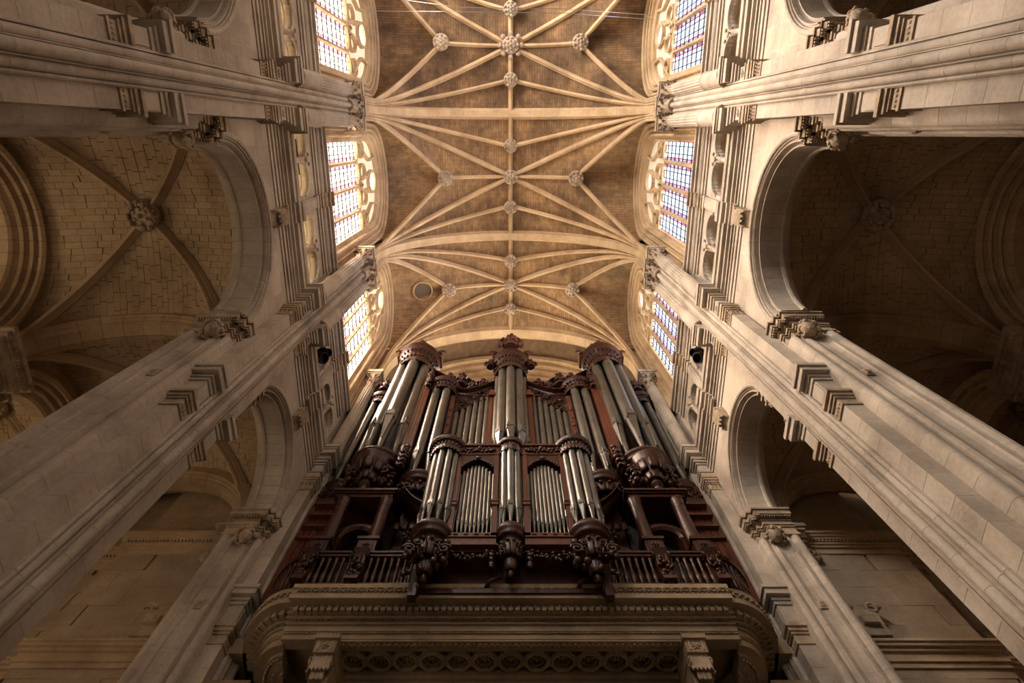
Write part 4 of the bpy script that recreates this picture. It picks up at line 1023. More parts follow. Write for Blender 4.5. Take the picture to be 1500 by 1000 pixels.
while x < 3.1: mb.ball((x, 9.79+.02*(k % 2), 8.80), (.045, .035, .03), 6, 4, Matrix.Rotation((.7 if k % 2 else -.7), 3, 'Z')); x += .055; k += 1
mb.build('laurel_band', M_TRIB, tr, kind='stuff')
for s in (-1, 1):
    p = MB(OT); cx_ = s*3.36
    p.box(cx_-.22, cx_+.22, 8.72, 9.9, 8.93, 9.03); p.box(cx_-.19, cx_+.19, 8.78, 9.9, 8.66, 8.93)
    p.box(cx_-.17, cx_+.17, 9.0, 9.9, 7.3, 8.7); 
    co = p.build('console', M_TRIB, tr)
    p = MB((0, 0, 0)); D = lambda x, y, z: (x, y-9, z-FLOOR)
    for dx in (-.12, .12): p.box(cx_+dx-.015, cx_+dx+.015, -.24, -.21, 8.7-FLOOR, 8.9-FLOOR)
    rosette(p, D(cx_, 8.775, 8.79), (0, -1, 0), .09, 6); 
    for k in range(5): leaf(p, D(cx_-.14+.07*k, 8.84, 8.66), (0, -1, 0), (0, 0, -1), .11, .36, .1)
    for k in range(3): leaf(p, D(cx_-.08+.08*k, 8.86, 8.42), (0, -1, 0), (0, 0, -1), .10, .26, -.2)
    for k in range(3): leaf(p, D(cx_+s*.19, 8.9+.08*k, 8.66), (s, 0, 0), (0, 0, -1), .11, .36, .1)
    scroll(p, D(cx_-.19, 8.86, 8.5), (0, 1, 0), (0, 0, 1), .1, 1.4, .025); scroll(p, D(cx_+.19, 8.86, 8.5), (0, 1, 0), (0, 0, 1), .1, 1.4, .025)
    for k in range(7): p.ball(D(cx_, 8.98, 8.1-.12*k), (.05, .03, .05), 6, 4)
    p.build('acanthus', M_CARVE, co)
    # quarter-vault under the curved flank, with ribs and leaf band
    p = MB(OT)
    for j, (ra, rb, z) in enumerate(((.45, .62, 8.98), (.62, .74, 8.9), (.74, .95, 8.86), (.95, 1.1, 8.78), (1.1, 1.5, 8.7))):
        A = flank(ra, s, 14); B = flank(rb, s, 14)
        for i in range(14):
            q = [A[i], A[i+1], B[i+1], B[i]]; lo = [p.pt((a, b, z)) for a, b in q]; hi = [p.pt((a, b, 9.1)) for a, b in q]
            if s > 0: lo.reverse(); hi.reverse()
            p.face(lo[::-1]); p.face(hi)
            for u in range(4): v = (u+1) % 4; p.face((lo[u], lo[v], hi[v], hi[u]))
    p.build('curved_soffit', M_TRIB, tr)
    p = MB(OT)
    for px, py, n in along_flank(.68, s, .07): p.ball((px, py, 8.88), (.03, .03, .03), 6, 4)
    for px, py, n in along_flank(.85, s, .12): rosette(p, (px, py, 8.86), (0, 0, -1), .055, 5)
    p.build('carved_band', M_CARVE, tr, kind='stuff')
    # abutment entablature against the pier, below the curve
    p = MB(OT)
    for pj, z0, z1 in ((.1, 8.75, 8.95), (.04, 8.6, 8.75), (.0, 8.3, 8.6), (.06, 8.2, 8.3), (.0, FLOOR, 8.2)): p.box(*sorted((s*(5.0-pj), s*5.75)), 9.85-pj, 10.6, z0, z1)
    for k in range(9): p.ball((s*(5.0+.085*k), 9.82, 8.67), (.035, .03, .05), 6, 4)
    for k in range(12): p.ball((s*(5.0+.06*k), 9.84, 8.45), (.03, .03, .05), 6, 4)
    p.box(*sorted((s*3.7, s*4.5)), 9.9, 10.5, 7.6, 8.4); rosette(p, (s*4.1, 9.9, 8.15), (0, -1, 0), .16, 7)
    p.build('abutment', M_TRIB, tr)

# ---------------------------------------------------------------- organ pipes
PC = {}
def pipe_mesh(r, hf, hb_, n=18):
    key = (round(r, 3), round(hf, 2), round(hb_, 2))
    if key in PC: return PC[key]
    mb = MB(); zt = hf+hb_
    prof = [(r*.22, 0), (r*.26, .02), (r*.84, hf-.03), (r*.86, hf-.01), (r, hf), (r, zt), (r*.9, zt), (r*.9, zt-.15)]
    mb.lathe(prof, n)
    mh = r*.9; w = r*.62        # mouth faces -y
    mb.mi = 1; mb.box(-w, w, -r*1.02, -r*.5, hf-.01, hf+mh*.55)
    mb.mi = 0
    P = [(-w, hf+mh*.55), (w, hf+mh*.55)]+[(w*math.cos(PI*k/8), hf+mh*.55+r*1.15+w*math.sin(PI*k/8)) for k in range(9)]
    for yy in (0,):
        f = [mb.pt((x, -r*(1.06 if z < hf+mh else .98)-.0, z)) for x, z in P]; b = [mb.pt((x*1.05, -r*.72, z)) for x, z in P]
        mb.face(f)
        for i in range(len(P)): j = (i+1) % len(P); mb.face((f[i], b[i], b[j], f[j]))
    f = [mb.pt(p) for p in ((-w, -r*1.03, hf-.01), (w, -r*1.03, hf-.01), (w*.15, -r*.62, hf*.35), (-w*.15, -r*.62, hf*.35))]
    b = [mb.pt(p) for p in ((-w, -r*.6, hf-.01), (w, -r*.6, hf-.01), (w*.15, -r*.3, hf*.35), (-w*.15, -r*.3, hf*.35))]
    mb.face(f); 
    for i in range(4): j = (i+1) % 4; mb.face((f[i], f[j], b[j], b[i]))
    for s in (-1, 1): mb.box(min(s*w, s*w*1.18), max(s*w, s*w*1.18), -r*1.1, -r*.55, hf-mh*.3, hf+mh*.9)
    PC[key] = mb.mesh('pipe', [M_TIN, M_DARK]); return PC[key]
def half_ring_band(mb, cx_, cy_, prof, n=24, a0=-200, a1=20):
    # a solid of revolution over the front of a tower: prof = list of (r, z)
    mb.lathe(prof, n, (cx_, cy_), a0*D2R, a1*D2R, cap=False)
    b = prof[0]; c_ = prof[-1]
    for r, z, fl in ((b[0], b[1], True), (c_[0], c_[1], False)):
        ctr = mb.pt((cx_, cy_, z)); pts = [mb.pt((cx_+r*math.cos((a0+(a1-a0)*k/n)*D2R), cy_+r*math.sin((a0+(a1-a0)*k/n)*D2R), z)) for k in range(n+1)]
        for k in range(n): mb.face((ctr, pts[k+1], pts[k]) if fl else (ctr, pts[k], pts[k+1]))
def garland(mb, p0, p1, sag, r, n=16):
    p0, p1 = Vector(p0), Vector(p1)
    for k in range(n+1):
        u = k/n; p = p0.lerp(p1, u); p.z -= sag*4*u*(1-u); q = r*(.75+.5*math.sin(PI*u))
        for _ in range(3): mb.ball(p+Vector((random.uniform(-q, q), random.uniform(-q, q)*.7, random.uniform(-q, q))), q*random.uniform(.5, .8), 6, 4)
def figurine(mb, c, h):          # small carved cherub or urn finial
    c = Vector(c)
    mb.lathe([(h*.2, c.z), (h*.24, c.z+h*.08), (h*.12, c.z+h*.14), (h*.2, c.z+h*.3), (h*.23, c.z+h*.45), (h*.13, c.z+h*.62), (h*.08, c.z+h*.68)], 10, (c.x, c.y))
    mb.ball(c+Vector((0, 0, h*.8)), (h*.13, h*.14, h*.16), 9, 7); mb.ball(c+Vector((0, -h*.13, h*.79)), (h*.03, h*.04, h*.04))
    for s in (-1, 1):
        mb.tube([c+Vector((s*h*.18, 0, h*.55)), c+Vector((s*h*.32, -h*.08, h*.4)), c+Vector((s*h*.2, -h*.2, h*.34))], h*.055, 6, .7)
        mb.ball(c+Vector((s*h*.25, h*.08, h*.6)), (h*.16, h*.05, h*.2)); mb.ball(c+Vector((s*h*.1, -h*.16, h*.22)), (h*.08, h*.14, h*.07))
    lumps(mb, 7, lambda i: c+Vector((h*.11*math.cos(i), h*.11*math.sin(i), h*.92)), h*.04, h*.07)
def tower(parent, name, cx_, cy_, R, zb, zt, pr, npipe, spread, corb=1.0, crown=1.0, seed=1, O=(0, 0, 0), hf=.9, ring=1.22):
    random.seed(seed); Rr = R*ring
    O = Vector(O)
    mb = MB(O)
    half_ring_band(mb, cx_, cy_, [(Rr*.68, zb-.42), (Rr*.74, zb-.36), (Rr*.86, zb-.36), (Rr*.95, zb-.30), (Rr*.92, zb-.24), (Rr*1.0, zb-.20), (Rr*1.06, zb-.14), (Rr*1.06, zb-.09), (Rr*1.0, zb-.07), (Rr*.98, zb), (Rr*.9, zb)])
    # corbel: tapered gadrooned bowl with carved leaves and pendant
    zc0 = zb-.42; H = corb
    half_ring_band(mb, cx_, cy_, [(Rr*.10, zc0-H), (Rr*.2, zc0-H*.93), (Rr*.16, zc0-H*.84), (Rr*.3, zc0-H*.7), (Rr*.42, zc0-H*.52), (Rr*.56, zc0-H*.28), (Rr*.64, zc0-H*.08), (Rr*.66, zc0)], 20)
    tw = mb.build(name, M_WOOD, parent)
    mb = MB(O)
    for a in range(-160, 21-40, 28):
        d = Vector((math.cos(a*D2R), math.sin(a*D2R), 0))
        leaf(mb, Vector((cx_, cy_, zc0-H*.12))+d*Rr*.78, d, (0, 0, -1), Rr*.4, H*.42, -.35); leaf(mb, Vector((cx_, cy_, zc0-H*.48))+d*Rr*.42, d, (0, 0, -1), Rr*.26, H*.38, -.3)
        mb.ball(Vector((cx_, cy_, zc0-H*.16))+d*Rr*.86, Rr*.09)
    for s in (-1, 1):
        scroll(mb, (cx_+s*Rr*.45, cy_-Rr*.72, zc0-H*.25), (s, 0, 0), (0, 0, 1), Rr*.22, 1.5, Rr*.05)
        lumps(mb, 14, lambda i: (cx_+s*Rr*random.uniform(.45, .85), cy_-Rr*random.uniform(.35, .75), zc0-H*random.uniform(.2, .6)), Rr*.05, Rr*.1)
    for k in range(4): mb.lathe([(Rr*(.09+.035*k), zc0-H*(.98-.07*k)), (Rr*(.13+.035*k), zc0-H*(.955-.07*k)), (Rr*(.09+.035*k), zc0-H*(.93-.07*k))], 10, (cx_, cy_))
    mb.build('corbel_carving', M_WOOD, tw, kind='stuff')
    # back panel of the tower
    mb = MB(O); mb.box(cx_-R*1.0, cx_+R*1.0, cy_+R*.25, cy_+R*.9, zb-.3, zt+.3); mb.build('back_panel', M_WOOD, tw)
    # crown cornice
    mb = MB(O); z = zt
    half_ring_band(mb, cx_, cy_, [(Rr*.93, z-.08), (Rr*.97, z-.05), (Rr*.97, z+.10), (Rr*.92, z+.13), (Rr*.92, z+.42*crown), (Rr*1.0, z+.46*crown), (Rr*1.03, z+.52*crown), (Rr*1.12, z+.56*crown), (Rr*1.12, z+.66*crown), (Rr*1.18, z+.74*crown), (Rr*1.18, z+.8*crown), (Rr*.8, z+.9*crown), (Rr*.4, z+1.02*crown)])
    mb.box(cx_-Rr, cx_+Rr, cy_+.1, cy_+R*.9, z-.1, z+.8*crown)
    mb.build('crown_cornice', M_WOOD, tw)
    mb = MB(O)
    for a in range(-185, 10, 13):
        d = Vector((math.cos(a*D2R), math.sin(a*D2R), 0)); mb.ball(Vector((cx_, cy_, z+.27*crown))+d*Rr*.95, (Rr*.08, Rr*.08, .09), 6, 4)
        mb.box(*(lambda c_: (c_.x-.03, c_.x+.03, c_.y-.03, c_.y+.03, z+.47*crown, z+.56*crown))(Vector((cx_, cy_, 0))+d*Rr*1.05))
        leaf(mb, Vector((cx_, cy_, z+.02))+d*Rr*.96, d, (0, 0, -1), Rr*.22, .2, .12)
    mb.build('carved_frieze', M_WOOD, tw, kind='stuff')
    for k in range(npipe):
        a = (-spread+2*spread*k/(npipe-1)) if npipe > 1 else 0; aa = a*D2R
        x = cx_+R*.78*math.sin(aa); y = cy_-R*.78*math.cos(aa); f = hf*(1-.12*abs(a)/max(1, spread))
        link('pipe', pipe_mesh(pr*(1-.06*abs(a)/90), f, zt+.12-zb-f), tw, Vector((x, y, zb))-O, rotz=aa)
    return tw
def pipe_flat(parent, name, xs, y, z0, ztops, rs, feet, O):
    O = Vector(O); mb = MB(O); mb.box(min(xs)-.1, max(xs)+.1, y+.18, y+.3, z0-.05, max(ztops)+.4); fl = mb.build(name, M_DARK, parent, label='near-black board painted as the shade behind a row of pipes')
    for x, zt, r, hf in zip(xs, ztops, rs, feet): link('pipe', pipe_mesh(r, hf, zt-z0-hf), fl, Vector((x, y, z0))-O)
    return fl
def curve_cornice(mb, pts, y, d, t=.16):
    P = []
    for i, (x, z) in enumerate(pts):
        P.append([(x, y+.3, z-t), (x, y, z-t), (x, y-d*.4, z-t*.4), (x, y-d*.5, z), (x, y-d, z+t*.2), (x, y-d, z+t*.6), (x, y+.3, z+t*.8)])
    I = mb.grid(P, closed_u=True, sm=False); mb.face(I[0][::-1]); mb.face(I[-1])

# ---- main organ case
OO = (0, 10, 9.97)
org = thing('organ_case', 'huge dark carved wooden organ with tall grey pipe towers, filling the gallery', 'organ', OO)
for s in (-1, 1):
    tower(org, 'large_tower', s*3.92, 9.35, .70, 16.0, 23.45, .215, 5, 104, 1.75, 1.95, 3, OO, 2.1, 1.1)
    tower(org, 'small_tower', s*2.58, 9.45, .52, 15.2, 21.35, .16, 4, 84, .75, .75, 5, OO, 1.15, 1.12)
    tower(org, 'outer_tower', s*5.02, 10.0, .42, 15.8, 21.5, .13, 4, 90, .6, .7, 6, OO, .9, 1.12)
tower(org, 'centre_tower', 0, 9.3, .60, 16.1, 22.95, .165, 5, 84, .5, 1.9, 9, OO, 1.35, 1.1)
for s in (-1, 1):
    xs = [s*(.86+.215*k) for k in range(7)]; zt = [21.35, 21.2, 20.85, 20.5, 20.2, 19.95, 19.75]
    pipe_flat(org, 'pipe_flat', xs, 9.45, 15.0, zt, [.098]*7, [.8]*7, OO)
    # carved drapery over the flat
    mb = MB(OO); pts = [(s*(.62+1.75*u), 22.35-.9*math.sin(u*PI*.62)*1.0+(.95*max(0, u-.55)**1.2)) for u in [k/16 for k in range(17)]]
    curve_cornice(mb, pts if s > 0 else pts[::-1], 9.5, .34, .16)
    low = [(s*(.68+1.7*u), 21.6-1.9*u**.9) for u in [k/12 for k in range(13)]]
    P = [[(x, 9.42, z), (x, 9.42, pts[min(16, int(i*16/12))][1])] for i, (x, z) in enumerate(low)]
    mb.grid(P if s > 0 else P[::-1], sm=False); mb.build('carved_pediment', M_WOOD, org)
    mb = MB(OO); random.seed(20)
    for k in range(60):
        u = random.random(); x = .7+1.65*u; zl = 21.55-1.9*u**.9; zh = 22.2-.9*math.sin(u*PI*.62)+(.95*max(0, u-.55)**1.2); z = zl+random.random()*(max(zh, zl+.3)-zl)*.95
        q = random.uniform(.04, .09); mb.ball((s*x, 9.38, z), (q, q*.6, q), 6, 4)
    for k in range(13): u = k/12; leaf(mb, (s*(.70+1.66*u), 9.4, 21.62-1.9*u**.9), (0, -1, 0), (0, 0, -1), .16, .2, .3)
    for q in range(4): scroll(mb, (s*(.95+.4*q), 9.36, 21.75-.42*q), (s, 0, 0), (0, 0, 1), .17, 1.5, .035)
    mb.build('pierced_carving', M_WOOD, org, kind='stuff')
    # raking cornice rising to the large tower
    mb = MB(OO); pts = [(s*(2.15+.95*u), 22.15+1.25*u**.8) for u in [k/8 for k in range(9)]]; curve_cornice(mb, pts if s > 0 else pts[::-1], 9.6, .5, .14)
    mb.box(*sorted((s*2.1, s*3.2)), 9.7, 10.3, 15, 22.2); mb.build('raking_cornice', M_WOOD, org)
    for x, y, z, h in ((1.95, 9.3, 22.1, 1.15), (1.5, 9.3, 21.75, .8), (1.1, 9.3, 22.1, .7), (.84, 9.1, 23.7, .75), (5.0, 9.6, 22.3, 1.0), (2.45, 9.3, 22.6, .8)):
        mb = MB(OO); figurine(mb, (s*x, y, z), h); mb.build('statuette', M_WOOD, org)
    mb = MB(OO); mb.box(*sorted((s*.62, s*.78)), 9.2, 9.6, 15, 21.6); mb.box(*sorted((s*.56, s*.82)), 9.1, 9.6, 20.9, 21.1); mb.box(*sorted((s*.66, s*.74)), 9.18, 9.3, 16.2, 20.7); mb.build('side_post', M_WOODR, org)
    mb = MB(OO); mb.box(*sorted((s*2.99, s*3.32)), 8.95, 10.2, 16.0, 22.6); p = mb.build('tower_flank', M_WOODR, org)
    # planks of the flank
    for k in range(3):
        mb = MB(); mb.box(*sorted((s*(3.0+.108*k), s*(3.10+.108*k))), 8.92-10, 8.97-10, 16.1-9.97, 22.5-9.97); mb.build('plank', M_WOODR, p)
    mb = MB(OO); mb.box(*sorted((s*2.05, s*2.2)), 9.2, 9.7, 15.0, 21.0)
    for k in range(8): mb.ball((s*2.12, 9.18, 15.6+.6*k), (.05, .04, .12), 6, 4)
    mb.build('side_post', M_WOODR, org)
    mb = MB(OO); mb.box(*sorted((s*3.2, s*4.75)), 9.75, 10.4, 15, 24.0); mb.build('tower_back', M_WOOD, org)
    # lower stage: entablature block, columns on pedestals, arched doorway, panels
    mb = MB(OO)
    for p, z0, z1 in ((.0, 13.75, 13.86), (.05, 13.86, 13.92), (.1, 13.92, 14.0)): mb.box(*sorted((s*(3.05-p), s*(4.5+p))), 8.85-p, 10.3, z0, z1)
    mb.build('lower_entablature', M_WOOD, org)
    for x in (3.2, 4.28):
        mb = MB(OO); mb.lathe([(.2, 11.75), (.21, 11.82), (.17, 11.88), (.165, 12.2), (.15, 13.4), (.17, 13.43), (.15, 13.47), (.18, 13.68), (.19, 13.75)], 18, (s*x, 8.98)); mb.build('column', M_WOOD, org)
        mb = MB(OO); mb.box(s*x-.21, s*x+.21, 8.62, 9.25, 11.2, 11.68); mb.box(s*x-.25, s*x+.25, 8.58, 9.25, 11.66, 11.75); mb.box(s*x-.24, s*x+.24, 8.58, 9.25, 11.14, 11.22)
        mb.box(s*x-.14, s*x+.14, 8.59, 8.64, 11.28, 11.6); rosette(mb, (s*x, 8.59, 11.44), (0, -1, 0), .1, 6); mb.build('pedestal', M_WOOD, org)
        mb = MB(OO)
        P = []
        for k in range(9):
            u = k/8; z = 11.14-u*1.05; yy = 8.42+.12*math.sin(u*PI*1.3)+.03*u; P.append([(s*x-.16+.03*u, yy, z), (s*x+.16-.03*u, yy, z), (s*x+.16-.03*u, 9.1, z), (s*x-.16+.03*u, 9.1, z)])
        I = mb.grid(P, closed_u=True, sm=False); mb.face(I[0]); mb.face(I[-1][::-1]); scroll(mb, (s*x-.17, 8.52, 10.95), (0, 1, 0), (0, 0, 1), .12, 1.4, .035); scroll(mb, (s*x+.17, 8.52, 10.95), (0, 1, 0), (0, 0, 1), .12, 1.4, .035)
        lumps(mb, 14, lambda i: (s*x+random.uniform(-.13, .13), 8.44, 10.3+random.uniform(0, .6)), .04, .06)
        lumps(mb, 10, lambda i: (s*x+random.uniform(-.13, .13), 8.5+random.uniform(0, .35), 10.08), .05, .08)
        for k in range(3): leaf(mb, (s*x-.1+.1*k, 8.46, 10.95), (0, -1, 0), (0, 0, -1), .1, .34, .05)
        lumps(mb, 8, lambda i: (s*x+random.uniform(-.12, .12), 8.46, 10.15+random.uniform(0, .25)), .04, .07); mb.build('scrolled_bracket', M_WOOD, org)
    # arch between the columns
    mb = MB(OO); mb.X = Matrix.Translation((s*3.74, 9.25, 12.55)); n = 14
    P = [[(r*math.cos(PI*k/n), y, r*math.sin(PI*k/n)) for r, y in ((.36, 0), (.36, .3), (.62, .3), (.62, 0), (.5, -.06), (.42, -.06))] for k in range(n+1)]
    I = mb.grid(P, closed_u=True, sm=False); mb.X = None
    for q in (-1, 1): mb.box(s*3.74+q*.36 if q > 0 else s*3.74-.52, s*3.74+.52 if q > 0 else s*3.74-.36, 9.2, 9.6, 10.0, 12.55)
    mb.build('doorway_arch', M_WOOD, org)
    mb = MB(OO); mb.box(*sorted((s*3.0, s*4.5)), 9.7, 9.8, 9.97, 14); mb.build('black_shade_panel', M_DARK, org)  # solid near-black sheet, painted as the shade inside the doorway
    # inner bay between the large tower and the positive: panel with raking scroll and arched niche
    mb = MB(OO); mb.box(*sorted((s*1.0, s*2.95)), 9.75, 9.95, 9.97, 15.2); mb.build('back_panelling', M_WOOD, org)
    mb = MB(OO); P = [(s*(3.0-.95*u), 13.9-.15*u+.95*(1-u)**2-.2, 0) for u in [k/8 for k in range(9)]]
    curve_cornice(mb, [(a, b) for a, b, _ in (P if s < 0 else P[::-1])], 9.3, .35, .12)
    mb.X = Matrix.Translation((s*2.5, 9.5, 11.9))
    P = [[(r*math.cos(PI*k/12), y, r*math.sin(PI*k/12)) for r, y in ((.42, -.1), (.42, .2), (.6, .2), (.6, -.1), (.5, -.15))] for k in range(13)]; mb.grid(P, closed_u=True, sm=False); mb.X = None
    rosette(mb, (s*2.5, 9.5, 13.0), (0, -1, 0), .26, 8)
    for q in range(5): leaf(mb, (s*(2.1+.2*q), 9.45, 13.5), (0, -1, 0), (0, 0, -1), .2, .4, .2)
    mb.build('raking_scroll', M_WOOD, org)
    # outer flank panelling against the pier
    ps = MB(OO); ps.box(*sorted((s*4.55, s*5.45)), 9.7, 10.3, 9.97, 15.6); pf = ps.build('flank_panelling', M_WOOD, org)
    for k in range(5):
        mb = MB(); mb.box(*sorted((s*(4.62+.17*k), s*(4.77+.17*k))), -.36, -.3, .9, 4.6); mb.build('plank', M_WOODR, pf)
    for k in range(4):
        mb = MB(OO); mb.box(*sorted((s*4.6, s*(5.4-.03*k))), 9.55-.03*k, 9.8, 13.0+.45*k, 13.08+.45*k); mb.build('flank_moulding', M_WOODR, org)
    mb = MB(OO); c_ = (s*3.92, 8.92); mb.lathe([(.03, 13.92), (.09, 13.98), (.06, 14.06), (.13, 14.14), (.09, 14.24), (.18, 14.36), (.13, 14.46), (.26, 14.7), (.3, 14.95), (.45, 15.25), (.5, 15.55)], 14, c_)
    random.seed(41)
    for k in range(8): a = 2*PI*k/8; d = Vector((math.cos(a), math.sin(a), 0)); leaf(mb, Vector((c_[0], c_[1], 15.3))+d*.42, d, (0, 0, -1), .26, .5, -.3); leaf(mb, Vector((c_[0], c_[1], 14.85))+d*.26, d, (0, 0, -1), .18, .36, -.3)
    for q in (-1, 1): scroll(mb, (c_[0]+q*.42, c_[1]-.12, 15.0), (q, 0, 0), (0, 0, 1), .2, 1.5, .05); lumps(mb, 12, lambda i: (c_[0]+q*random.uniform(.35, .7), c_[1]+random.uniform(-.1, .15), random.uniform(14.5, 15.3)), .06, .1)
    mb.build('corbel_pendant', M_WOOD, org)
    # broken pediment on the large tower and the centre one
    for cx_, cy_, r_, z, sg in ((3.92*s, 9.25, .9, 25.2, s),):
        mb = MB(OO)
        for q in (-1, 1):
            mb.prism([(cx_+q*.35, cy_-.2), (cx_+q*.95, cy_-.2), (cx_+q*.95, cy_+.35), (cx_+q*.35, cy_+.35)][::q], z-.35, z+.15, [(cx_+q*.35, cy_-.2), (cx_+q*.95, cy_-.2), (cx_+q*.95, cy_+.35), (cx_+q*.35, cy_+.35)][::q])
            scroll(mb, (cx_+q*.9, cy_-.25, z+.1), (q, 0, 0), (0, 0, 1), .16, 1.3, .05)
        lumps(mb, 14, lambda i: (cx_-.45+.9*i/13, cy_-.55, z+.02+.12*math.sin(i*1.3)), .05, .1)
        figurine(mb, (cx_, cy_-.45, z+.1), .8); mb.build('tower_pediment', M_WOODR, org)
    mb = MB(OO); random.seed(31); x0 = s*3.25
    for k in range(3): z = 22.6-.5*k; leaf(mb, (s*3.08, 8.85, z), (-s*.5, -1, 0), (0, 0, -1), .26, .6, .22); 
    lumps(mb, 6, lambda i: (s*3.05, 8.8, 22.5-.2*i), .05, .1); mb.build('hanging_foliage', M_WOOD, org, kind='stuff')
    mb = MB(OO)
    for k in range(4): leaf(mb, (s*3.12, 8.82, 16.4-.25*k), (-s*.6, -1, 0), (0, 0, -1), .3, .5, .25)
    lumps(mb, 5, lambda i: (s*3.05, 8.78, 16.3-.2*i), .06, .11); mb.build('hanging_foliage', M_WOOD, org, kind='stuff')
mb = MB(OO); z = 24.9; cy_ = 9.15
for q in (-1, 1):
    mb.box(q*.62-.16, q*.62+.16, cy_-.1, cy_+.3, z+.0, z+.5); scroll(mb, (q*.72, cy_-.15, z+.35), (q, 0, 0), (0, 0, 1), .15, 1.3, .045)
    scroll(mb, (q*.3, cy_-.5, z+.15), (q, 0, 0), (0, 0, 1), .2, 1.4, .05); mb.tube([(q*.45, cy_-.55, z-.1), (q*.3, cy_-.6, z+.35), (q*.1, cy_-.5, z+.6)], .07)
figurine(mb, (0, cy_-.45, z), 1.5); mb.build('centre_cresting', M_WOODR, org)
mb = MB(OO); mb.box(-3.0, 3.0, 10.0, 11.8, 9.97, 21.0); mb.build('organ_body', M_WOOD, org)
mb = MB(OO); mb.box(-2.2, 2.2, 9.15, 9.75, 14.5, 15.05); mb.box(-2.25, 2.25, 9.08, 9.75, 15.05, 15.15); mb.build('impost_frieze', M_WOODR, org)
mb = MB(OO); random.seed(8); lumps(mb, 60, lambda i: (-2.1+4.2*i/59, 9.12, 14.78+.1*math.sin(i*1.7)), .05, .09); mb.build('frieze_carving', M_WOOD, org, kind='stuff')

# ---- positive organ in front
OP = (0, 8.3, 9.97)
po = thing('positive_organ', 'smaller lower organ case with three slim pipe turrets hung before the main organ', 'organ', OP)
for s in (-1, 1): tower(po, 'side_turret', s*1.68, 8.12, .40, 11.15, 14.42, .088, 6, 88, 1.05, .5, 12, OP, .62, 1.1)
tower(po, 'centre_turret', 0, 8.12, .30, 11.2, 14.55, .092, 5, 84, .95, .5, 13, OP, .6, 1.1)
for s in (-1, 1):
    n = 10; xs = [s*(.84+(-.415+.83*k/(n-1))) for k in range(n)]; ft = [.42+.22*math.sin(PI*k/(n-1)) for k in range(n)]; ft = [.68-.26*math.sin(PI*k/(n-1))*1.0 for k in range(n)]
    zt = [13.55+.42*math.sin(PI*k/(n-1)) for k in range(n)]
    pipe_flat(po, 'pipe_flat', xs, 8.1, 11.0, zt, [.043]*n, ft, OP)
    mb = MB(OP)
    for x in (.36, 1.31): mb.box(*sorted((s*(x-.06), s*(x+.06))), 7.95, 8.4, 10.9, 14.3); mb.box(*sorted((s*(x-.08), s*(x+.08))), 7.92, 8.3, 12.0, 12.12); mb.box(*sorted((s*(x-.09), s*(x+.09))), 7.9, 8.3, 12.12, 12.18)
    mb.build('frame_post', M_WOODR, po)
    mb = MB(OP); pts = [(s*(.40+.88*u), 13.66+.42*math.sin(PI*u)) for u in [k/16 for k in range(17)]]
    P = [[(x, 7.98, z), (x, 7.98, 14.35), (x, 8.2, 14.35), (x, 8.2, z)] for x, z in pts]; I = mb.grid(P if s < 0 else P[::-1], closed_u=True, sm=False)
    for k, (x, z) in enumerate(pts): mb.ball((x, 7.97, z+.02), (.04, .03, .04), 6, 4)
    mb.ball((s*.84, 7.95, 14.15), (.09, .05, .08)); 
    mb.build('arched_header', M_WOOD, po)
    mb = MB(OP); mb.box(*sorted((s*.3, s*1.4)), 7.95, 8.5, 10.86, 11.0); mb.box(*sorted((s*.3, s*1.4)), 7.98, 8.5, 10.62, 10.86); mb.box(*sorted((s*.3, s*1.4)), 8.05, 8.5, 10.5, 10.62); mb.box(*sorted((s*.3, s*1.4)), 7.92, 8.5, 10.56, 10.60)
    for k in range(4): mb.ball((s*(.5+.22*k), 7.95, 10.93), (.06, .03, .02), 6, 4)
    mb.build('base_moulding', M_WOODR, po)
    mb = MB(OP); mb.box(*sorted((s*.3, s*1.4)), 7.96, 8.5, 14.35, 14.75); mb.box(*sorted((s*.25, s*1.45)), 7.9, 8.5, 14.75, 14.85); mb.build('top_entablature', M_WOODR, po)
    mb = MB(OP); random.seed(15); lumps(mb, 26, lambda i: (s*(.42+.88*i/25), 7.94, 14.55+.09*math.sin(i*1.9)), .03, .06); scroll(mb, (s*.84, 7.93, 14.55), (s, 0, 0), (0, 0, 1), .1, 1.4, .02); mb.build('frieze_carving', M_WOOD, po, kind='stuff')
    mb = MB(OP); random.seed(16); garland(mb, (s*.35, 8.0, 10.42), (s*1.35, 8.0, 10.42), .18, .06, 18)
    for x in (.38, 1.3): lumps(mb, 8, lambda i: (s*x, 8.0, 10.4-.06*i), .04, .07)
    mb.build('garland', M_WOOD, po)
    mb = MB(OP); random.seed(18); lumps(mb, 30, lambda i: (s*(1.68+.4*math.cos(i*.7)), 7.95+.12*math.sin(i), 10.65-.03*i), .05, .09)
    for q in (-1, 1): scroll(mb, (s*1.68+q*.35, 7.82, 10.3), (q, 0, 0), (0, 0, 1), .14, 1.5, .035)
    mb.build('turret_foliage', M_WOOD, po, kind='stuff')
    mb = MB(OP); mb.box(*sorted((s*1.78, s*1.98)), 8.28, 8.7, 9.6, 10.5); mb.box(*sorted((s*1.8, s*1.96)), 8.22, 8.4, 9.45, 9.8); scroll(mb, (s*1.79, 8.3, 9.7), (0, 1, 0), (0, 0, 1), .13, 1.4, .04); mb.build('support_console', M_WOOD, po)
mb = MB(OP); mb.box(-1.9, 1.9, 8.5, 9.1, 9.6, 14.4); mb.box(-1.85, 1.85, 8.35, 8.6, 9.66, 9.78); mb.build('case_body', M_WOOD, po)
for x in (-.5, 1.3):
    mb = MB(OP); mb.tube([(x, 8.42, 9.78), (x+.08, 8.3, 9.92), (x+.3, 8.3, 10.05)], .05); mb.build('curved_brace', M_WOOD, po)

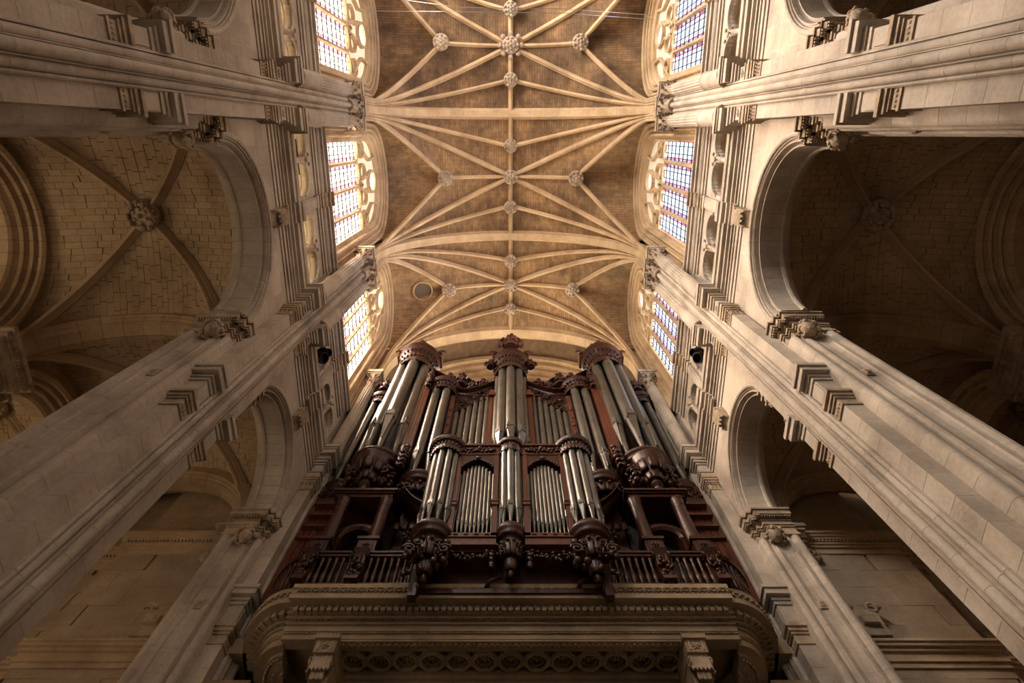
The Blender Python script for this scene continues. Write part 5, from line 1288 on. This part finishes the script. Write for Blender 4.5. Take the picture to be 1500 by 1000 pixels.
# ---- gallery balustrade
for s, lb in ((-1, 'dark wooden baluster railing on the gallery, left half'), (1, 'dark wooden baluster railing on the gallery, right half')):
    b = thing('balustrade', lb, 'railing', (s*3, 8.6, 9.97), group='organ gallery railings'); OB = (s*3, 8.6, 9.97)
    mb = MB(OB); mb.box(*sorted((s*1.95, s*4.25)), 8.53, 8.68, 10.98, 11.1); mb.box(*sorted((s*1.95, s*4.25)), 8.5, 8.7, 11.06, 11.12)
    F = flank(.12, s, 14); path = [(x, y, 11.05) for x, y in F]; mb.sweep(path, [(-.08, -.07), (.08, -.07), (.09, .07), (-.09, .07)], up=(0, 0, 1)); mb.build('handrail', M_WOOD, b)
    mb = MB(OB); mb.box(*sorted((s*1.95, s*4.25)), 8.5, 8.7, 9.97, 10.12); mb.sweep([(x, y, 10.04) for x, y in F], [(-.09, -.07), (.09, -.07), (.09, .07), (-.09, .07)], up=(0, 0, 1)); mb.build('bottom_rail', M_WOOD, b)
    bl = MB(); bl.lathe([(.06, 0), (.06, .05), (.035, .08), (.062, .22), (.066, .3), (.036, .48), (.03, .60), (.045, .66), (.03, .72), (.055, .82), (.055, .87)], 10); me = bl.mesh('baluster', M_WOOD)
    for k in range(15):
        x = 2.08+.148*k; link('baluster', me, b, (s*x-s*3, 0, .13))
    for px, py, n in along_flank(.12, s, .12): link('baluster', me, b, (px-s*3, py-8.6, .13))

# ---------------------------------------------------------------- small things
def spotlight(loc, s, lb):
    t = thing('spotlight', lb, 'lamp', loc, group='black stage spotlights in the triforium')
    mb = MB(); mb.lathe([(.02, -.5), (.02, .5)], 8); mb.build('pole', M_STEEL, t)
    for z, r in ((-.25, .17), (.25, .13)):
        mb = MB(); mb.X = Matrix.Translation((-.06*s, 0, z)) @ Matrix.Rotation(s*-2.2, 4, 'Y'); mb.lathe([(r*.5, -.22), (r*.8, -.2), (r, -.05), (r, .16), (r*1.1, .18), (r*1.1, .22), (r*.9, .22), (r*.85, .1)], 16); mb.build('lamp_head', M_IRON, t)
        mb = MB(); mb.tube([(0, -.18, z), (-.1*s, -.19, z), (-.1*s, .19, z), (0, .18, z)], .015, 5); mb.build('yoke', M_IRON, t)
spotlight((-6.0, 6.55, 18.2), -1, 'pair of black spotlights in the left gallery beside the organ')
spotlight((6.0, 6.55, 18.2), 1, 'pair of black spotlights in the right gallery beside the organ')
t = thing('floodlight', 'small black box lamp in the left gallery opening', 'lamp', (-6.25, 3.35, 18.2))
mb = MB(); mb.box(-.1, .1, -.12, .12, -.12, .12); mb.box(.1, .13, -.1, .1, -.1, .1); mb.build('lamp_box', M_IRON, t)
mb = MB(); mb.tube([(0, 0, -.12), (0, 0, -.9)], .02, 6); mb.build('stem', M_IRON, t)
t = thing('crossbar', 'two thin dark iron bars across the first left gallery opening', 'bar', (-6.2, .62, 18.4))
for z in (-.12, .25): 
    mb = MB(); mb.tube([(0, -.5, z), (0, .5, z)], .02, 6); mb.build('iron_bar', M_IRON, t)
for i, (y, z, lb) in enumerate(((-4.6, 27.0, 'thin steel cable stretched across the nave near the top edge'), (-4.75, 27.0, 'second thin steel cable beside the first near the top edge'))):
    mb = MB((0, y, z)); mb.tube([(-5.6, y-.4*i, z), (-2, y+.05, z-.12), (2, y+.1, z-.12), (5.6, y+.3, z)], .012, 5); o = mb.build('cable', M_STEEL, loc=(0, y, z)); o['label'] = lb; o['category'] = 'cable'
# lamps in the left triforium passage (they light its back wall)
for y in (-4.0, -1.9, .9, 3.0):
    d = bpy.data.lights.new('passage_lamp', 'POINT'); d.energy = 75; d.color = (1, .80, .5); d.shadow_soft_size = .12
    o = bpy.data.objects.new('passage_lamp', d); COL.objects.link(o); o.location = (-6.95, y, 17.6)
